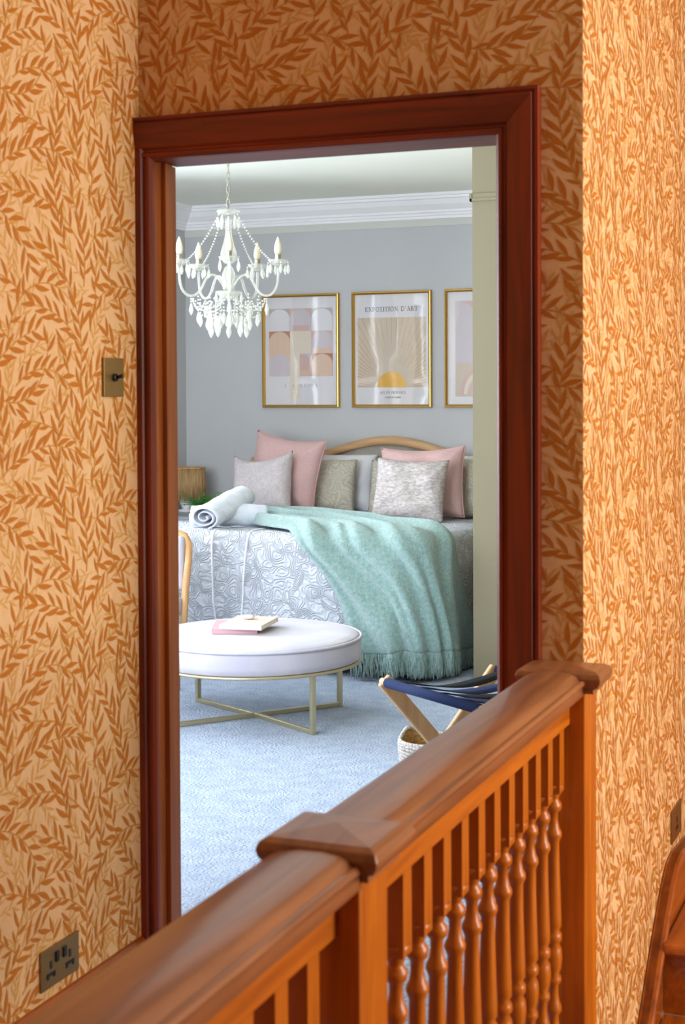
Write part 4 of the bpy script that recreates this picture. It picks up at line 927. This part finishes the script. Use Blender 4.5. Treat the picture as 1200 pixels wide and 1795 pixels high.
for k in range(5):
    a = math.radians(A0 + 72*k); ca, sa = math.cos(a), math.sin(a); pts = []
    ctrl = [(0.022, 1.925), (0.045, 1.960), (0.075, 1.978), (0.105, 1.962), (0.130, 1.915), (0.160, 1.885), (0.195, 1.885), (0.222, 1.915), (0.232, 1.965), (0.232, 2.01)]
    for i in range(28):
        r, z = cr_(ctrl, i/27); pts.append((cx+r*ca, cyy+r*sa, z))
    ux, uy = cx+0.232*ca, cyy+0.232*sa; cups.append((ux, uy, ca, sa))
    MB().tube(pts, 0.0062, 8).build('arm', crystal, cd)
    MB().lathe([(0.010, 2.012), (0.025, 2.018), (0.044, 2.034), (0.048, 2.042), (0.044, 2.042), (0.02, 2.026), (0.008, 2.024)], (ux, uy, 0), 20).build('drip_pan', crystal, cd)
    MB().lathe([(0.012, 2.024), (0.013, 2.03), (0.012, 2.062), (0.014, 2.066)], (ux, uy, 0), 14).build('candle_holder', M['chrome'], cd)
    MB().lathe([(0.011, 2.064), (0.016, 2.078), (0.0175, 2.090), (0.015, 2.108), (0.009, 2.128), (0.003, 2.143), (0.0005, 2.146)], (ux, uy, 0), 14).build('bulb', M['bulb'], cd)
    for j in range(6):
        b = 2*PI*j/6 + a; beads.ell((ux+0.046*math.cos(b), uy+0.046*math.sin(b), 2.028), 0.0045, 0.0045, 0.0045, 6, 4); drop(ux+0.047*math.cos(b), uy+0.047*math.sin(b), 2.022, 0.95)
    string((cx+0.045*ca, cyy+0.045*sa, 2.25), (ux-0.04*ca, uy-0.04*sa, 2.045), 0.02, 24)
    b = a + math.radians(36); drop(cx+0.05*math.cos(b), cyy+0.05*math.sin(b), 2.245, 1.05); drop(cx+0.05*ca, cyy+0.05*sa, 2.235, 1.0)
    # garlands: arm low point round to the next arm, and down to the bowl
    a2 = math.radians(A0 + 72*(k+1)); e1 = (cx+0.178*ca, cyy+0.178*sa, 1.88); e2 = (cx+0.178*math.cos(a2), cyy+0.178*math.sin(a2), 1.88)
    string(e1, e2, 0.055, 26); string(e1, (cx+0.06*ca, cyy+0.06*sa, 1.895), 0.07, 20); string(e1, (cx+0.05*math.cos(b), cyy+0.05*math.sin(b), 1.86), 0.085, 22)
    for rr, zz, sc in ((0.178, 1.85, 1.2), (0.135, 1.80, 1.25), (0.10, 1.785, 1.25), (0.06, 1.80, 1.3)):
        drop(cx+rr*ca, cyy+rr*sa, zz, sc); string((cx+rr*ca, cyy+rr*sa, min(1.88, zz+0.065)), (cx+rr*ca, cyy+rr*sa, zz+0.006), 0, 6)
    for rr, zz, sc in ((0.145, 1.815, 1.2), (0.085, 1.765, 1.5), (0.04, 1.81, 1.2)):
        drop(cx+rr*math.cos(b), cyy+rr*math.sin(b), zz, sc); string((cx+rr*math.cos(b), cyy+rr*math.sin(b), zz+0.07), (cx+rr*math.cos(b), cyy+rr*math.sin(b), zz+0.006), 0, 7)
    drop(cx+0.060*ca, cyy+0.060*sa, 1.895, 1.0)
string((cx, cyy, 1.865), (cx, cyy, 1.80), 0, 7); beads.ell((cx, cyy, 1.758), 0.017, 0.017, 0.017, 12, 8)
bd = beads.build('bead_strings', crystal_s, cd); bd['kind'] = 'stuff'
